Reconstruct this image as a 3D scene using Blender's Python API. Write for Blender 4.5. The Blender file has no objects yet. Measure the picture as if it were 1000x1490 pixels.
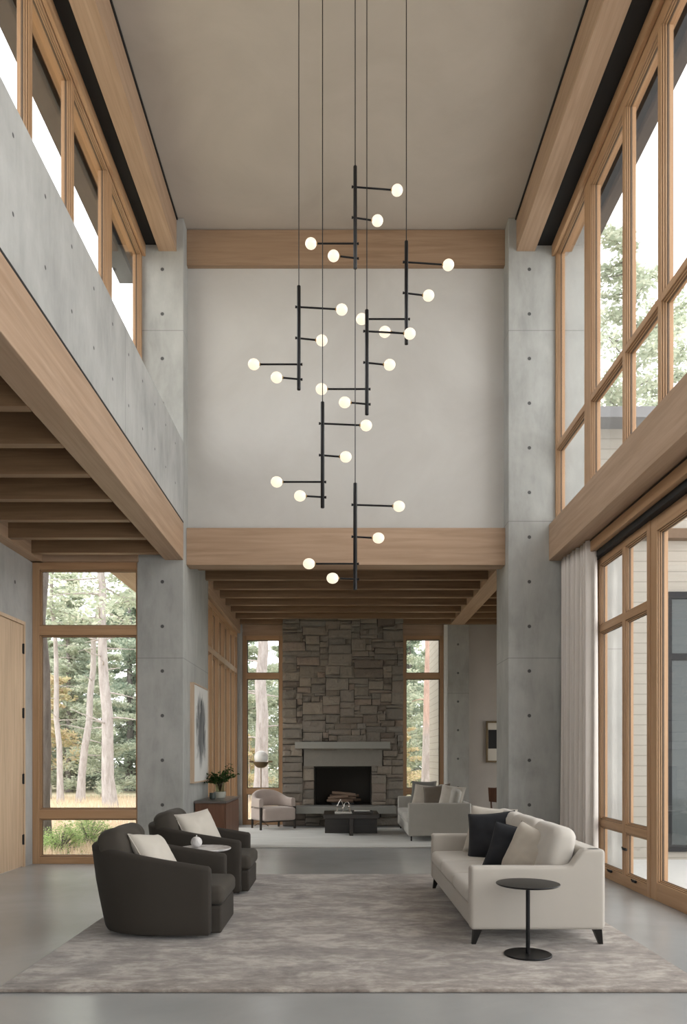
import bpy, bmesh, math, random
from mathutils import Vector, Matrix, noise
PI = math.pi
random.seed(7)
scene = bpy.context.scene
COL = scene.collection

# ------------------------------------------------------------------ materials
class NT:
    def __init__(s, name):
        s.m = bpy.data.materials.new(name); s.m.use_nodes = True
        s.t = s.m.node_tree; s.t.nodes.clear()
        s.out = s.t.nodes.new('ShaderNodeOutputMaterial')
    def n(s, typ, **kw):
        nd = s.t.nodes.new(typ)
        for k, v in kw.items():
            if k.startswith('i_'):
                nd.inputs[k[2:].replace('_', ' ')].default_value = v
            else:
                setattr(nd, k, v)
        return nd
    def l(s, a, b): s.t.links.new(a, b)
    def math(s, op, a, b=None, c=None):
        nd = s.t.nodes.new('ShaderNodeMath'); nd.operation = op
        for i, v in enumerate((a, b, c)):
            if v is None: continue
            if isinstance(v, (int, float)): nd.inputs[i].default_value = v
            else: s.l(v, nd.inputs[i])
        return nd.outputs[0]
    def coord(s, scale=(1, 1, 1), kind='Object'):
        tc = s.n('ShaderNodeTexCoord'); mp = s.n('ShaderNodeMapping')
        mp.inputs['Scale'].default_value = scale
        s.l(tc.outputs[kind], mp.inputs['Vector']); return mp.outputs[0]
    def noise(s, vec, scale=5, detail=4, rough=.55, dist=0):
        nd = s.n('ShaderNodeTexNoise'); nd.inputs['Scale'].default_value = scale
        nd.inputs['Detail'].default_value = detail; nd.inputs['Roughness'].default_value = rough
        nd.inputs['Distortion'].default_value = dist
        s.l(vec, nd.inputs['Vector']); return nd.outputs[0]
    def ramp(s, fac, stops):
        nd = s.n('ShaderNodeValToRGB'); e = nd.color_ramp.elements
        while len(e) < len(stops): e.new(.5)
        for el, (p, c) in zip(e, stops):
            el.position = p; el.color = (*c, 1) if len(c) == 3 else c
        s.l(fac, nd.inputs[0]); return nd.outputs[0]
    def mix(s, fac, a, b, mode='MIX'):
        nd = s.n('ShaderNodeMix', data_type='RGBA', blend_type=mode)
        for i, v in ((0, fac), (6, a), (7, b)):
            if isinstance(v, (int, float)): nd.inputs[i].default_value = v
            elif isinstance(v, tuple): nd.inputs[i].default_value = (*v, 1)
            else: s.l(v, nd.inputs[i])
        return nd.outputs[2]
    def bsdf(s, col, rough=.5, metal=0, bump=None, bstr=.2, bdist=.01, spec=.5, sheen=0, trans=0, coat=0):
        p = s.n('ShaderNodeBsdfPrincipled')
        if isinstance(col, tuple): p.inputs['Base Color'].default_value = (*col, 1)
        else: s.l(col, p.inputs['Base Color'])
        if isinstance(rough, (int, float)): p.inputs['Roughness'].default_value = rough
        else: s.l(rough, p.inputs['Roughness'])
        p.inputs['Metallic'].default_value = metal
        p.inputs['Specular IOR Level'].default_value = spec
        p.inputs['Sheen Weight'].default_value = sheen
        p.inputs['Transmission Weight'].default_value = trans
        p.inputs['Coat Weight'].default_value = coat
        if bump is not None:
            b = s.n('ShaderNodeBump'); b.inputs['Strength'].default_value = bstr
            b.inputs['Distance'].default_value = bdist
            s.l(bump, b.inputs['Height']); s.l(b.outputs[0], p.inputs['Normal'])
        s.l(p.outputs[0], s.out.inputs[0]); return s.m

def plain(name, col, rough=.5, metal=0, **k):
    t = NT(name)
    v = t.noise(t.coord(), 14, 3)
    c = t.mix(v, tuple(x * .9 for x in col), tuple(min(1, x * 1.08) for x in col))
    return t.bsdf(c, rough, metal, **k)

def wood(name, axis, dark, light, rough=.5, gscale=1.0):
    t = NT(name)
    sc = [16 * gscale] * 3; sc['xyz'.index(axis)] = .8 * gscale
    v = t.coord(tuple(sc))
    a = t.noise(v, 1.0, 6, .6, .6)
    sc2 = [3.0] * 3; sc2['xyz'.index(axis)] = .25
    w = t.n('ShaderNodeTexWave', wave_type='BANDS', bands_direction={'x': 'Y', 'y': 'X', 'z': 'X'}[axis])
    w.inputs['Scale'].default_value = 2.2; w.inputs['Distortion'].default_value = 9
    w.inputs['Detail'].default_value = 3; w.inputs['Detail Scale'].default_value = 1.1
    t.l(t.coord(tuple(sc2)), w.inputs['Vector'])
    big = t.noise(t.coord((.5, .5, .5)), 1.2, 2)
    c = t.ramp(a, [(.3, dark), (.7, light)])
    c = t.mix(t.math('MULTIPLY', t.math('POWER', w.outputs['Fac'], 8), .16), c, tuple(x * .55 for x in dark))
    c = t.mix(t.math('MULTIPLY', big, .3), c, tuple(x * .8 for x in light))
    return t.bsdf(c, rough, bump=a, bstr=.08, bdist=.003, spec=.35)

def concrete(name, u='X', u0=0, du=1e3, z0=.82, dz=.62, zj=(), uj=(), hr=.024, col=(.36, .36, .34), zmax=99):
    t = NT(name)
    co = t.coord()
    sep = t.n('ShaderNodeSeparateXYZ'); t.l(co, sep.inputs[0])
    U = sep.outputs[u]; Z = sep.outputs['Z']
    n1 = t.noise(co, .9, 5, .6, .4); n2 = t.noise(t.coord((3, 3, .9)), 2.2, 6, .65, .3)
    n3 = t.noise(co, 60, 2)
    f = t.math('ADD', t.math('MULTIPLY', n1, .6), t.math('MULTIPLY', n2, .4))
    c = t.ramp(f, [(.32, tuple(x * .72 for x in col)), (.5, col), (.68, tuple(min(1, x * 1.22) for x in col))])
    c = t.mix(t.math('MULTIPLY', n3, .12), c, tuple(x * .7 for x in col))
    def per(v, a, s):
        q = t.math('SUBTRACT', v, a); q = t.math('DIVIDE', q, s)
        q = t.math('SUBTRACT', q, t.math('ROUND', q)); return t.math('MULTIPLY', q, s)
    a = per(U, u0, du); b = per(Z, z0, dz)
    d = t.math('SQRT', t.math('ADD', t.math('MULTIPLY', a, a), t.math('MULTIPLY', b, b)))
    hole = t.math('LESS_THAN', d, hr)
    rim = t.math('LESS_THAN', d, hr * 1.5)
    c = t.mix(t.math('MULTIPLY', rim, .25), c, tuple(x * .8 for x in col))
    c = t.mix(t.math('MULTIPLY', hole, .85), c, (.03, .03, .03))
    ln = None
    for k, lst in ((Z, zj), (U, uj)):
        for q in lst:
            e = t.math('LESS_THAN', t.math('ABSOLUTE', t.math('SUBTRACT', k, q)), .006)
            ln = e if ln is None else t.math('MAXIMUM', ln, e)
    if ln is not None: c = t.mix(t.math('MULTIPLY', ln, .5), c, tuple(x * .4 for x in col))
    h = t.math('SUBTRACT', t.math('MULTIPLY', n2, .3), hole)
    return t.bsdf(c, .62, bump=h, bstr=.25, bdist=.008, spec=.3)

def fabric(name, col, rough=.85, sheen=.25, mott=.12, sc=3):
    t = NT(name)
    co = t.coord()
    n = t.noise(co, sc, 5, .6); f = t.noise(co, 350, 2)
    c = t.mix(n, tuple(x * (1 - mott) for x in col), tuple(min(1, x * (1 + mott)) for x in col))
    return t.bsdf(c, rough, bump=f, bstr=.25, bdist=.002, spec=.2, sheen=sheen)

TAN_D, TAN_L = (.33, .215, .135), (.46, .32, .22)
FR_D, FR_L = (.36, .205, .105), (.50, .315, .18)
M = {}
for ax in 'xyz':
    M['beam_' + ax] = wood('beam_wood_' + ax, ax, TAN_D, TAN_L)
    M['frame_' + ax] = wood('frame_wood_' + ax, ax, FR_D, FR_L, .42)
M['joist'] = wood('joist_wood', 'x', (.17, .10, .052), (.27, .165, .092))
M['door'] = wood('door_wood', 'z', (.50, .36, .235), (.66, .49, .34), gscale=1.3)
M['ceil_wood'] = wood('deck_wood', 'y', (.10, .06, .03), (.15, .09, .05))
M['walnut'] = wood('walnut', 'z', (.10, .045, .025), (.17, .08, .045), .4)
M['darkwood'] = wood('dark_stained_wood', 'x', (.016, .012, .009), (.036, .027, .020), .35)
M['chairwood'] = wood('chair_wood', 'z', (.07, .028, .014), (.13, .055, .03), .35)
JZ = (2.86, 7.41, 4.76)
M['conc_pier_r'] = concrete('concrete_pier_right', 'X', 2.63, 1e3, .82, .62, JZ)
M['conc_pier_l'] = concrete('concrete_pier_left', 'X', -2.47, 1e3, .82, .62, (2.86, 7.41), col=(.37, .37, .35))
M['conc_para'] = concrete('concrete_parapet', 'Y', 5.03, .55, 5.105, .525, (), (7.66, 2.2), .015, col=(.41, .41, .395))
M['conc_side'] = concrete('concrete_side', 'Y', 9.93, 1e3, 4.9 - .62, 30, (2.86,), col=(.36, .37, .355))
M['conc_back'] = concrete('concrete_back', 'X', 2.56, 1e3, .82, .62, (2.86,), col=(.33, .32, .295))
M['conc_plain'] = concrete('concrete_plain', 'X', 500, 1e3, col=(.39, .39, .37))

def plaster(name, a, b):
    t = NT(name); co = t.coord()
    n = t.noise(co, .7, 5, .6, .5); f = t.noise(co, 25, 3)
    return t.bsdf(t.mix(t.ramp(n, [(.3, (0, 0, 0)), (.7, (1, 1, 1))]), a, b), .8, bump=f, bstr=.08, bdist=.004, spec=.2)
M['plaster'] = plaster('wall_plaster', (.465, .445, .415), (.55, .535, .505))
M['ceiling'] = plaster('ceiling_plaster', (.40, .355, .305), (.47, .42, .365))
M['plaster_warm'] = plaster('warm_plaster', (.36, .325, .295), (.41, .375, .34))
M['black'] = plain('black_recess', (.005, .005, .005), .7)
M['gasket'] = plain('dark_gasket', (.09, .055, .03), .6)
M['metal'] = plain('black_metal', (.0075, .0075, .0085), .38, .5)
M['legs'] = plain('dark_bronze_legs', (.014, .013, .012), .4, .3)
M['brass'] = plain('brass', (.55, .36, .16), .3, 1)
M['chrome'] = plain('silver_metal', (.75, .72, .68), .18, 1)
M['bronze'] = plain('bronze', (.20, .15, .09), .4, .7)
M['chairfab'] = fabric('taupe_velvet', (.040, .034, .028), .8, .03, .1, 2.5)
M['chaircush'] = fabric('taupe_cushion', (.058, .050, .041), .85, .04)
M['sofafab'] = fabric('oatmeal_linen', (.45, .415, .37), .9, .2, .06)
M['sofaback'] = fabric('cream_linen', (.52, .485, .44), .9, .2, .06)
M['pil_cream'] = fabric('cream_pillow', (.54, .50, .44), .9)
M['pil_beige'] = fabric('beige_pillow', (.45, .405, .345), .9)
M['pil_black'] = fabric('charcoal_pillow', (.022, .023, .027), .9, .05)
M['pil_grey'] = fabric('grey_pillow', (.17, .165, .15), .9)
M['pil_brown'] = fabric('brown_pillow', (.135, .11, .085), .9)
M['pinkfab'] = fabric('blush_fabric', (.43, .36, .32), .9)
M['farsofa'] = fabric('greige_fabric', (.44, .42, .38), .9)
M['curtain'] = fabric('curtain_linen', (.62, .57, .525), .95, .2, .05)
M['ceramic'] = plain('stoneware', (.38, .38, .33), .5)
M['white'] = plain('white_paint', (.75, .74, .71), .5)
M['book'] = plain('book_cover', (.62, .60, .55), .6)
M['log'] = plain('charred_bark', (.24, .165, .12), .9)
M['soot'] = plain('sooty_brick', (.035, .031, .026), .9)
M['cup'] = plain('dark_glaze', (.035, .045, .038), .35)
M['terrace'] = plain('terrace_paving', (.55, .54, .52), .7)

t = NT('marble'); n_ = t.noise(t.coord(), 6, 8, .6, 1.5)
M['marble'] = t.bsdf(t.ramp(n_, [(.35, (.40, .38, .38)), (.55, (.66, .64, .63))]), .25)
t = NT('polished_floor'); co = t.coord()
n1 = t.noise(co, .8, 5, .6, .5); n2 = t.noise(co, 5, 5)
M['floor'] = t.bsdf(t.mix(t.math('MULTIPLY', n2, .3), t.ramp(n1, [(.3, (.31, .312, .31)), (.7, (.38, .382, .38))]), (.29, .293, .292)),
                    t.math('ADD', t.math('MULTIPLY', n1, .1), .20), spec=.5)
t = NT('living_rug'); n1 = t.noise(t.coord((.9, 1.7, 1)), 2.0, 9, .72, .5); n2 = t.noise(t.coord((1, 1.6, 1)), 8, 6, .75); f = t.noise(t.coord((1, 3, 1)), 120, 2)
fac = t.math('ADD', t.math('MULTIPLY', n1, .65), t.math('MULTIPLY', n2, .35))
M['rug'] = t.bsdf(t.ramp(fac, [(.39, (.13, .104, .09)), (.49, (.235, .197, .17)), (.59, (.42, .375, .33))]), .8, bump=f, bstr=.5, bdist=.004, spec=.25, sheen=.3)
t = NT('pale_rug'); n1 = t.noise(t.coord((.4, 5, 1)), 2.2, 6, .6, .2); f = t.noise(t.coord((1, 1, 1)), 120, 2)
M['rug2'] = t.bsdf(t.ramp(n1, [(.3, (.40, .395, .36)), (.6, (.56, .555, .52))]), .9, bump=f, bstr=.4, bdist=.004, sheen=.2)

t = NT('fieldstone')
g = t.n('ShaderNodeNewGeometry'); rnd = g.outputs['Random Per Island']
co = t.coord(); n1 = t.noise(co, 5, 8, .65, .6); n2 = t.noise(co, 30, 6, .7)
c = t.ramp(rnd, [(0, (.17, .135, .11)), (.2, (.27, .235, .19)), (.4, (.21, .19, .165)), (.6, (.33, .28, .225)), (.8, (.25, .23, .20)), (1, (.33, .25, .195))])
c = t.mix(t.math('MULTIPLY', n1, .55), c, (.15, .135, .115))
M['stone'] = t.bsdf(c, .85, bump=t.math('ADD', n1, t.math('MULTIPLY', n2, .5)), bstr=.9, bdist=.035, spec=.2)
t = NT('cast_stone'); n1 = t.noise(t.coord(), 2, 6)
M['slab'] = t.bsdf(t.mix(n1, (.24, .237, .215), (.32, .316, .29)), .6, spec=.3)
M['slab_dark'] = plain('lintel_stone', (.21, .195, .17), .7)

# glass: clear, with Schlick reflection that is the same from both sides
def glass(name, tint, rough):
    t = NT(name)
    lw = t.n('ShaderNodeLayerWeight'); lw.inputs[0].default_value = .5
    F = t.math('ADD', t.math('MULTIPLY', t.math('POWER', lw.outputs['Facing'], 5), .9), .04)
    tr = t.n('ShaderNodeBsdfTransparent'); tr.inputs[0].default_value = (*tint, 1)
    gl = t.n('ShaderNodeBsdfGlossy'); gl.inputs['Roughness'].default_value = rough
    mx = t.n('ShaderNodeMixShader')
    t.l(F, mx.inputs[0]); t.l(tr.outputs[0], mx.inputs[1]); t.l(gl.outputs[0], mx.inputs[2]); t.l(mx.outputs[0], t.out.inputs[0])
    return t.m
M['glass'] = glass('window_glass', (.98, .98, .98), .01)
M['vaseglass'] = glass('vase_glass', (.75, .80, .72), .03)
def emis(name, col, st):
    t = NT(name); p = t.n('ShaderNodeBsdfPrincipled'); p.inputs['Base Color'].default_value = (.25, .24, .22, 1)
    p.inputs['Emission Color'].default_value = (*col, 1); p.inputs['Emission Strength'].default_value = st
    p.inputs['Roughness'].default_value = .3
    t.l(p.outputs[0], t.out.inputs[0]); return t.m
GLOBE = .25
M['globe'] = emis('opal_lit_globe', (1.0, .83, .62), GLOBE)
M['opal'] = plain('opal_glass', (.86, .85, .82), .3)

def bark(name, a, b):
    t = NT(name); n = t.noise(t.coord((6, 6, 1.3)), 2, 7, .7, .6)
    return t.bsdf(t.ramp(n, [(.3, a), (.65, b)]), .9, bump=n, bstr=.6, bdist=.03)
M['bark_pale'] = bark('pale_bark', (.26, .22, .21), (.46, .42, .41))
M['bark_dark'] = bark('dark_bark', (.10, .09, .085), (.22, .195, .185))
t = NT('red_bark'); n = t.noise(t.coord((6, 6, 1.3)), 2, 7, .7, .6); sp = t.n('ShaderNodeSeparateXYZ'); t.l(t.coord(), sp.inputs[0])
hz = t.ramp(t.math('ADD', t.math('MULTIPLY', sp.outputs['Z'], .15), t.math('MULTIPLY', n, .15)), [(.38, (0, 0, 0)), (.48, (1, 1, 1))])
M['bark_red'] = t.bsdf(t.mix(hz, t.ramp(n, [(.3, (.28, .24, .22)), (.65, (.48, .43, .41))]), t.ramp(n, [(.3, (.36, .23, .19)), (.65, (.56, .40, .34))])), .9, bump=n, bstr=.6, bdist=.03)
def leafm(name, a, b, c_):
    t = NT(name); g = t.n('ShaderNodeNewGeometry')
    col = t.ramp(g.outputs['Random Per Island'], [(0, a), (.5, b), (1, c_)])
    d = t.n('ShaderNodeBsdfDiffuse'); tl = t.n('ShaderNodeBsdfTranslucent'); mx = t.n('ShaderNodeMixShader'); mx.inputs[0].default_value = .5
    t.l(col, d.inputs[0]); t.l(col, tl.inputs[0]); t.l(d.outputs[0], mx.inputs[1]); t.l(tl.outputs[0], mx.inputs[2]); t.l(mx.outputs[0], t.out.inputs[0])
    return t.m
M['leaf_pine'] = leafm('pine_needles', (.36, .41, .31), (.49, .53, .42), (.64, .65, .53))  # needle colours here and below paled to carry the distant haze
M['leaf_ever'] = leafm('evergreen_needles', (.25, .32, .25), (.37, .43, .34), (.52, .55, .44))
M['leaf_gold'] = leafm('autumn_leaves', (.48, .46, .26), (.62, .55, .36), (.68, .52, .38))
M['leaf_bush'] = leafm('bush_leaves', (.24, .38, .13), (.38, .50, .22), (.50, .58, .30))
M['leaf_indoor'] = leafm('indoor_leaves', (.02, .05, .015), (.04, .085, .025), (.07, .12, .04))
M['straw'] = leafm('dry_grass', (.60, .50, .36), (.74, .62, .46), (.66, .50, .41))
t = NT('meadow'); n1 = t.noise(t.coord(), .5, 5); n2 = t.noise(t.coord(), 9, 5)
M['meadow'] = t.bsdf(t.mix(n2, t.ramp(n1, [(.35, (.30, .34, .18)), (.6, (.56, .47, .34))]), (.60, .52, .40)), .95, spec=.1)
t = NT('siding'); sp = t.n('ShaderNodeSeparateXYZ'); t.l(t.coord(), sp.inputs[0])
q = t.math('FRACT', t.math('DIVIDE', sp.outputs['Z'], .15)); gp = t.math('LESS_THAN', q, .1)
c = t.mix(t.noise(t.coord((1, 1, 8)), 2, 4), (.34, .31, .265), (.43, .395, .345))
M['siding'] = t.bsdf(t.mix(t.math('MULTIPLY', gp, .6), c, (.2, .18, .15)), .8, bump=q, bstr=.5, bdist=.02)

# ------------------------------------------------------------------ mesh tools
class MB:
    def __init__(s): s.v = []; s.f = []
    def add(s, vs, fs):
        b = len(s.v); s.v += [tuple(p) for p in vs]; s.f += [tuple(i + b for i in f) for f in fs]; return s
    def box(s, x0, x1, y0, y1, z0, z1):
        v = [(x, y, z) for x in (x0, x1) for y in (y0, y1) for z in (z0, z1)]
        return s.add(v, [(0, 1, 3, 2), (4, 6, 7, 5), (0, 4, 5, 1), (2, 3, 7, 6), (0, 2, 6, 4), (1, 5, 7, 3)])
    def tube(s, pts, rad, seg=10, caps=True):
        pts = [Vector(p) for p in pts]; n = len(pts)
        if isinstance(rad, (int, float)): rad = [rad] * n
        vs = []; fs = []; prev = None
        for i, p in enumerate(pts):
            d = (pts[min(i + 1, n - 1)] - pts[max(i - 1, 0)]).normalized()
            if prev is None:
                up = Vector((0, 0, 1)) if abs(d.z) < .9 else Vector((1, 0, 0)); a = d.cross(up).normalized()
            else: a = (prev - d * prev.dot(d)).normalized()
            prev = a; b = d.cross(a)
            for k in range(seg):
                q = 2 * PI * k / seg; vs.append(p + (a * math.cos(q) + b * math.sin(q)) * rad[i])
        for i in range(n - 1):
            for k in range(seg):
                k2 = (k + 1) % seg; fs.append((i * seg + k, i * seg + k2, (i + 1) * seg + k2, (i + 1) * seg + k))
        if caps: fs.append(tuple(range(seg))[::-1]); fs.append(tuple((n - 1) * seg + k for k in range(seg)))
        return s.add(vs, fs)
    def lathe(s, prof, c=(0, 0, 0), seg=32):
        vs = []; fs = []
        for r, z in prof:
            for k in range(seg):
                q = 2 * PI * k / seg; vs.append((c[0] + r * math.cos(q), c[1] + r * math.sin(q), c[2] + z))
        n = len(prof)
        for i in range(n - 1):
            for k in range(seg):
                k2 = (k + 1) % seg; fs.append((i * seg + k, i * seg + k2, (i + 1) * seg + k2, (i + 1) * seg + k))
        if prof[0][0] > 1e-4: fs.append(tuple(range(seg))[::-1])
        if prof[-1][0] > 1e-4: fs.append(tuple((n - 1) * seg + k for k in range(seg)))
        return s.add(vs, fs)
    def sphere(s, c, r, seg=24, rings=14, sc=(1, 1, 1)):
        prof = [(max(1e-5, math.sin(PI * i / rings)) * r, -math.cos(PI * i / rings) * r) for i in range(rings + 1)]
        m = MB().lathe(prof, (0, 0, 0), seg)
        return s.add([(c[0] + x * sc[0], c[1] + y * sc[1], c[2] + z * sc[2]) for x, y, z in m.v], m.f)
    def rbox(s, x0, x1, y0, y1, z0, z1, r=.03, warp=None, m=6, k=4):
        h = [(x1 - x0) / 2, (y1 - y0) / 2, (z1 - z0) / 2]; c = [(x0 + x1) / 2, (y0 + y1) / 2, (z0 + z1) / 2]
        r = min(r, *[q * .98 for q in h])
        def samp(a):
            e = [a - r + r * j / k for j in range(k + 1)]
            mid = [(-(a - r)) + 2 * (a - r) * j / m for j in range(1, m)]
            return [-q for q in e[::-1]] + mid + e
        S = [samp(a) for a in h]; idx = {}; vs = []; fs = []
        def vert(p):
            inner = [max(-(h[i] - r), min(h[i] - r, p[i])) for i in range(3)]
            d = Vector([p[i] - inner[i] for i in range(3)])
            if d.length > 1e-9: d = d.normalized() * r
            q = [inner[i] + d[i] for i in range(3)]
            key = (round(q[0], 5), round(q[1], 5), round(q[2], 5))
            if key not in idx:
                idx[key] = len(vs); u = [q[i] / h[i] for i in range(3)]
                P = (q[0] + c[0], q[1] + c[1], q[2] + c[2])
                vs.append(warp(P, u) if warp else P)
            return idx[key]
        for ax in range(3):
            a1, a2 = [(1, 2), (2, 0), (0, 1)][ax]
            for sg in (-1, 1):
                for i in range(len(S[a1]) - 1):
                    for j in range(len(S[a2]) - 1):
                        q = []
                        for (ii, jj) in ((i, j), (i + 1, j), (i + 1, j + 1), (i, j + 1)):
                            p = [0, 0, 0]; p[ax] = sg * h[ax]; p[a1] = S[a1][ii]; p[a2] = S[a2][jj]; q.append(vert(p))
                        if sg < 0: q = q[::-1]
                        u = []
                        for z in q:
                            if z not in u: u.append(z)
                        if len(u) > 2: fs.append(tuple(u))
        return s.add(vs, fs)
    def xf(s, mat):
        s.v = [tuple(mat @ Vector(p)) for p in s.v]; return s
    def build(s, name, mat, parent=None, smooth=False, bevel=0, angle=40):
        me = bpy.data.meshes.new(name); me.from_pydata(s.v, [], s.f); me.validate(); me.update()
        if smooth:
            me.shade_smooth()
            if angle < 180: me.set_sharp_from_angle(angle=math.radians(angle))
        me.materials.append(mat)
        o = bpy.data.objects.new(name, me); COL.objects.link(o)
        if parent: o.parent = parent
        if bevel:
            b = o.modifiers.new('bevel', 'BEVEL'); b.width = bevel; b.segments = 2; b.limit_method = 'ANGLE'
        return o

def tag(o, label, cat, group=None, kind=None):
    o['label'] = label; o['category'] = cat
    if group: o['group'] = group
    if kind: o['kind'] = kind
    return o
def thing(name, label, cat, loc=(0, 0, 0), rz=0, group=None, kind=None):
    o = bpy.data.objects.new(name, None); COL.objects.link(o); o.location = loc; o.rotation_euler = (0, 0, rz)
    o.empty_display_size = .1
    return tag(o, label, cat, group, kind)
def struct(name, mb, mat, label, cat='wall', bevel=0, **k):
    return tag(mb.build(name, mat, None, bevel=bevel, **k), label, cat, None, 'structure')
def copy_tree(o, parent=None):
    c = o.copy(); COL.objects.link(c); c.parent = parent
    for ch in list(o.children): copy_tree(ch, c)
    return c
B = lambda *a: MB().box(*a)

# ------------------------------------------------------------------ key dimensions
YP, YB, YF = 10.5, 10.8, 16.5        # pier face, upper back wall, far wall
ZC, ZL = 8.974, 4.35                 # main ceiling, joist underside
XL, XR = -2.176, 2.34                # opening sides
Y0 = -3.0

# ------------------------------------------------------------------ shell
struct('floor', B(-4.5, 3.43, Y0 - .2, 10.7, -.12, 0).box(-2.45, 3.43, 10.7, YF + .2, -.12, 0).box(3.43, 5.2, 11.3, YF + .2, -.12, 0), M['floor'], 'polished grey concrete floor running through both rooms', 'floor')
struct('ceiling', B(-2.45, 2.65, Y0, YB + .1, ZC, ZC + .1), M['ceiling'], 'taupe plaster ceiling over the double height living room', 'ceiling')
struct('wall_back', B(XL - .02, XR + .02, YB, YB + .15, 4.74, ZC), M['plaster'], 'pale plaster upper wall behind the hanging lights')
struct('pillar_left', B(-2.82, XL, YP, 12.47, 0, ZC), M['conc_pier_l'], 'tall grey concrete pier beside the tall left window', 'pillar', bevel=.008)
struct('pillar_right', B(XR, 3.62, YP, 11.3, 0, ZC), M['conc_pier_r'], 'tall grey concrete pier behind the cream sofa and curtain', 'pillar', bevel=.008)
struct('wall_parapet_left', B(-2.76, XL, Y0, YP, 4.755, 5.857), M['conc_para'], 'concrete parapet band above the left timber beam, dotted with tie holes', bevel=.006)
dw = (8.95, 10.25, 3.29)
wl = MB().box(-4.5, -4.28, Y0, dw[0] - .06, 0, 4.6).box(-4.5, -4.28, dw[1] + .03, YP + .2, 0, 4.6).box(-4.5, -4.28, dw[0] - .06, dw[1] + .03, dw[2] + .03, 4.6)
struct('wall_left', wl, concrete('concrete_wall_left', 'Y', 9.95, 1.2, 3.79, 2.4, (2.86 + 2.0,), col=(.39, .385, .37)), 'pale concrete wall holding the oak door')
struct('wall_left_header', B(-4.3, -2.8, YP - .05, YP + .2, 4.19, 4.6), M['beam_x'], 'timber header over the tall left window', 'wall')
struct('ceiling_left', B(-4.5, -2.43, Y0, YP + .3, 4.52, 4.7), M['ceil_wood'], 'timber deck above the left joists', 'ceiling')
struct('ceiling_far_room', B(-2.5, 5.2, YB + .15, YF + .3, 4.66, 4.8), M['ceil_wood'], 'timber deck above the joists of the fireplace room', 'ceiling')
# beams
def beam(mb, ax, label): return struct('beam', mb, M['beam_' + ax], label, 'beam', bevel=.006)
beam(B(-2.434, XL, Y0, YP, 4.22, 4.735), 'y', 'long light timber beam under the left concrete band')
beam(B(-2.52, -2.272, Y0, YP + .02, 8.51, ZC), 'y', 'left timber beam running along the ceiling edge')
beam(B(2.45, 2.71, Y0, YP + .02, 8.51, ZC), 'y', 'right timber beam running along the ceiling edge')
beam(B(2.90, 3.135, Y0, YP, 4.21, 4.71), 'y', 'deep timber beam above the curtain and sliding doors')
M['beam_top'] = wood('beam_wood_shaded', 'x', (.26, .165, .10), (.37, .25, .165))  # same timber darkened: shade near the ceiling put into the colour
struct('beam', B(XL, XR, 10.72, YB, 8.46, ZC - .01), M['beam_top'], 'timber beam where the back wall meets the ceiling, coloured darker for shade', 'beam', bevel=.006)
beam(B(XL, XR, 10.70, 10.95, 4.204, 4.73), 'x', 'timber beam over the opening to the fireplace room')
beam(B(2.39, 2.69, 11.0, 16.45, ZL - .005, 4.66), 'y', 'timber beam along the right of the fireplace room ceiling')
beam(B(-2.45, -2.16, 12.47, 16.4, 4.16, ZL + .3), 'y', 'timber header above the side windows of the fireplace room')
# dark reveals
struct('trim_1', B(-2.2, XL + .0, Y0, YP, 4.735, 4.756).box(-2.43, -2.19, Y0, YP, 4.735, 4.756), M['black'], 'thin dark reveal between left beam and concrete band', 'trim')
struct('trim_2', B(XL, XR, YB - .03, YB, 4.73, 4.745), M['black'], 'thin dark reveal on top of the opening beam', 'trim')
struct('trim_3', B(-2.272, -2.255, Y0, YP, ZC - .03, ZC).box(2.433, 2.45, Y0, YP, ZC - .03, ZC), M['black'], 'dark shadow gap between ceiling and beams', 'trim')
# slots by the clerestory
struct('trim_4', B(-2.72, -2.52, Y0, YP, 8.60, 8.64), M['black'], 'black recessed track between left beam and clerestory windows', 'trim')
struct('trim_5', B(2.71, 2.96, Y0, YP, 8.59, 8.63), M['black'], 'black recessed track between right beam and tall windows', 'trim')
# header wood over upper windows
struct('trim_6', B(-2.98, -2.72, Y0, YP, 8.50, 9.1), M['frame_y'], 'timber head above the left clerestory windows', 'trim', bevel=.005)
struct('trim_7', B(2.955, 3.22, Y0, YP, 8.50, 9.1), M['frame_y'], 'timber head above the upper right windows', 'trim', bevel=.005)
struct('trim_8', B(-2.745, -2.70, Y0, YP, 8.44, 8.62).box(2.94, 2.985, Y0, YP, 8.44, 8.61), M['frame_y'], 'stepped timber moulding beside the black ceiling tracks', 'trim', bevel=.004)
# joists
n = 0
for y in [5.15 - .705 * k for k in range(11, 0, -1)] + [5.15 + .705 * k for k in range(8)]:
    n += 1
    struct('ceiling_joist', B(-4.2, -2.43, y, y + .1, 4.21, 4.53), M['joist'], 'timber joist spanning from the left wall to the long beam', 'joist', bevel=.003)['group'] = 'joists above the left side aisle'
struct('trim_9', B(-4.28, -4.12, Y0, YP, 4.19, 4.53), M['beam_y'], 'timber ledger carrying the left joists along the wall', 'trim')
for k in range(8):
    y = 11.52 + .683 * k
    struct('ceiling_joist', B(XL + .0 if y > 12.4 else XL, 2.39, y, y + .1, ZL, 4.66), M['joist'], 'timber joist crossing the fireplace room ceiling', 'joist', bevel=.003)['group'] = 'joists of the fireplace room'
    if y < 16.4: struct('ceiling_joist', B(2.69, 5.0, y, y + .1, ZL, 4.66), M['joist'], 'timber joist in the side bay right of the ceiling beam', 'joist', bevel=.003)['group'] = 'joists of the right side bay'
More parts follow.
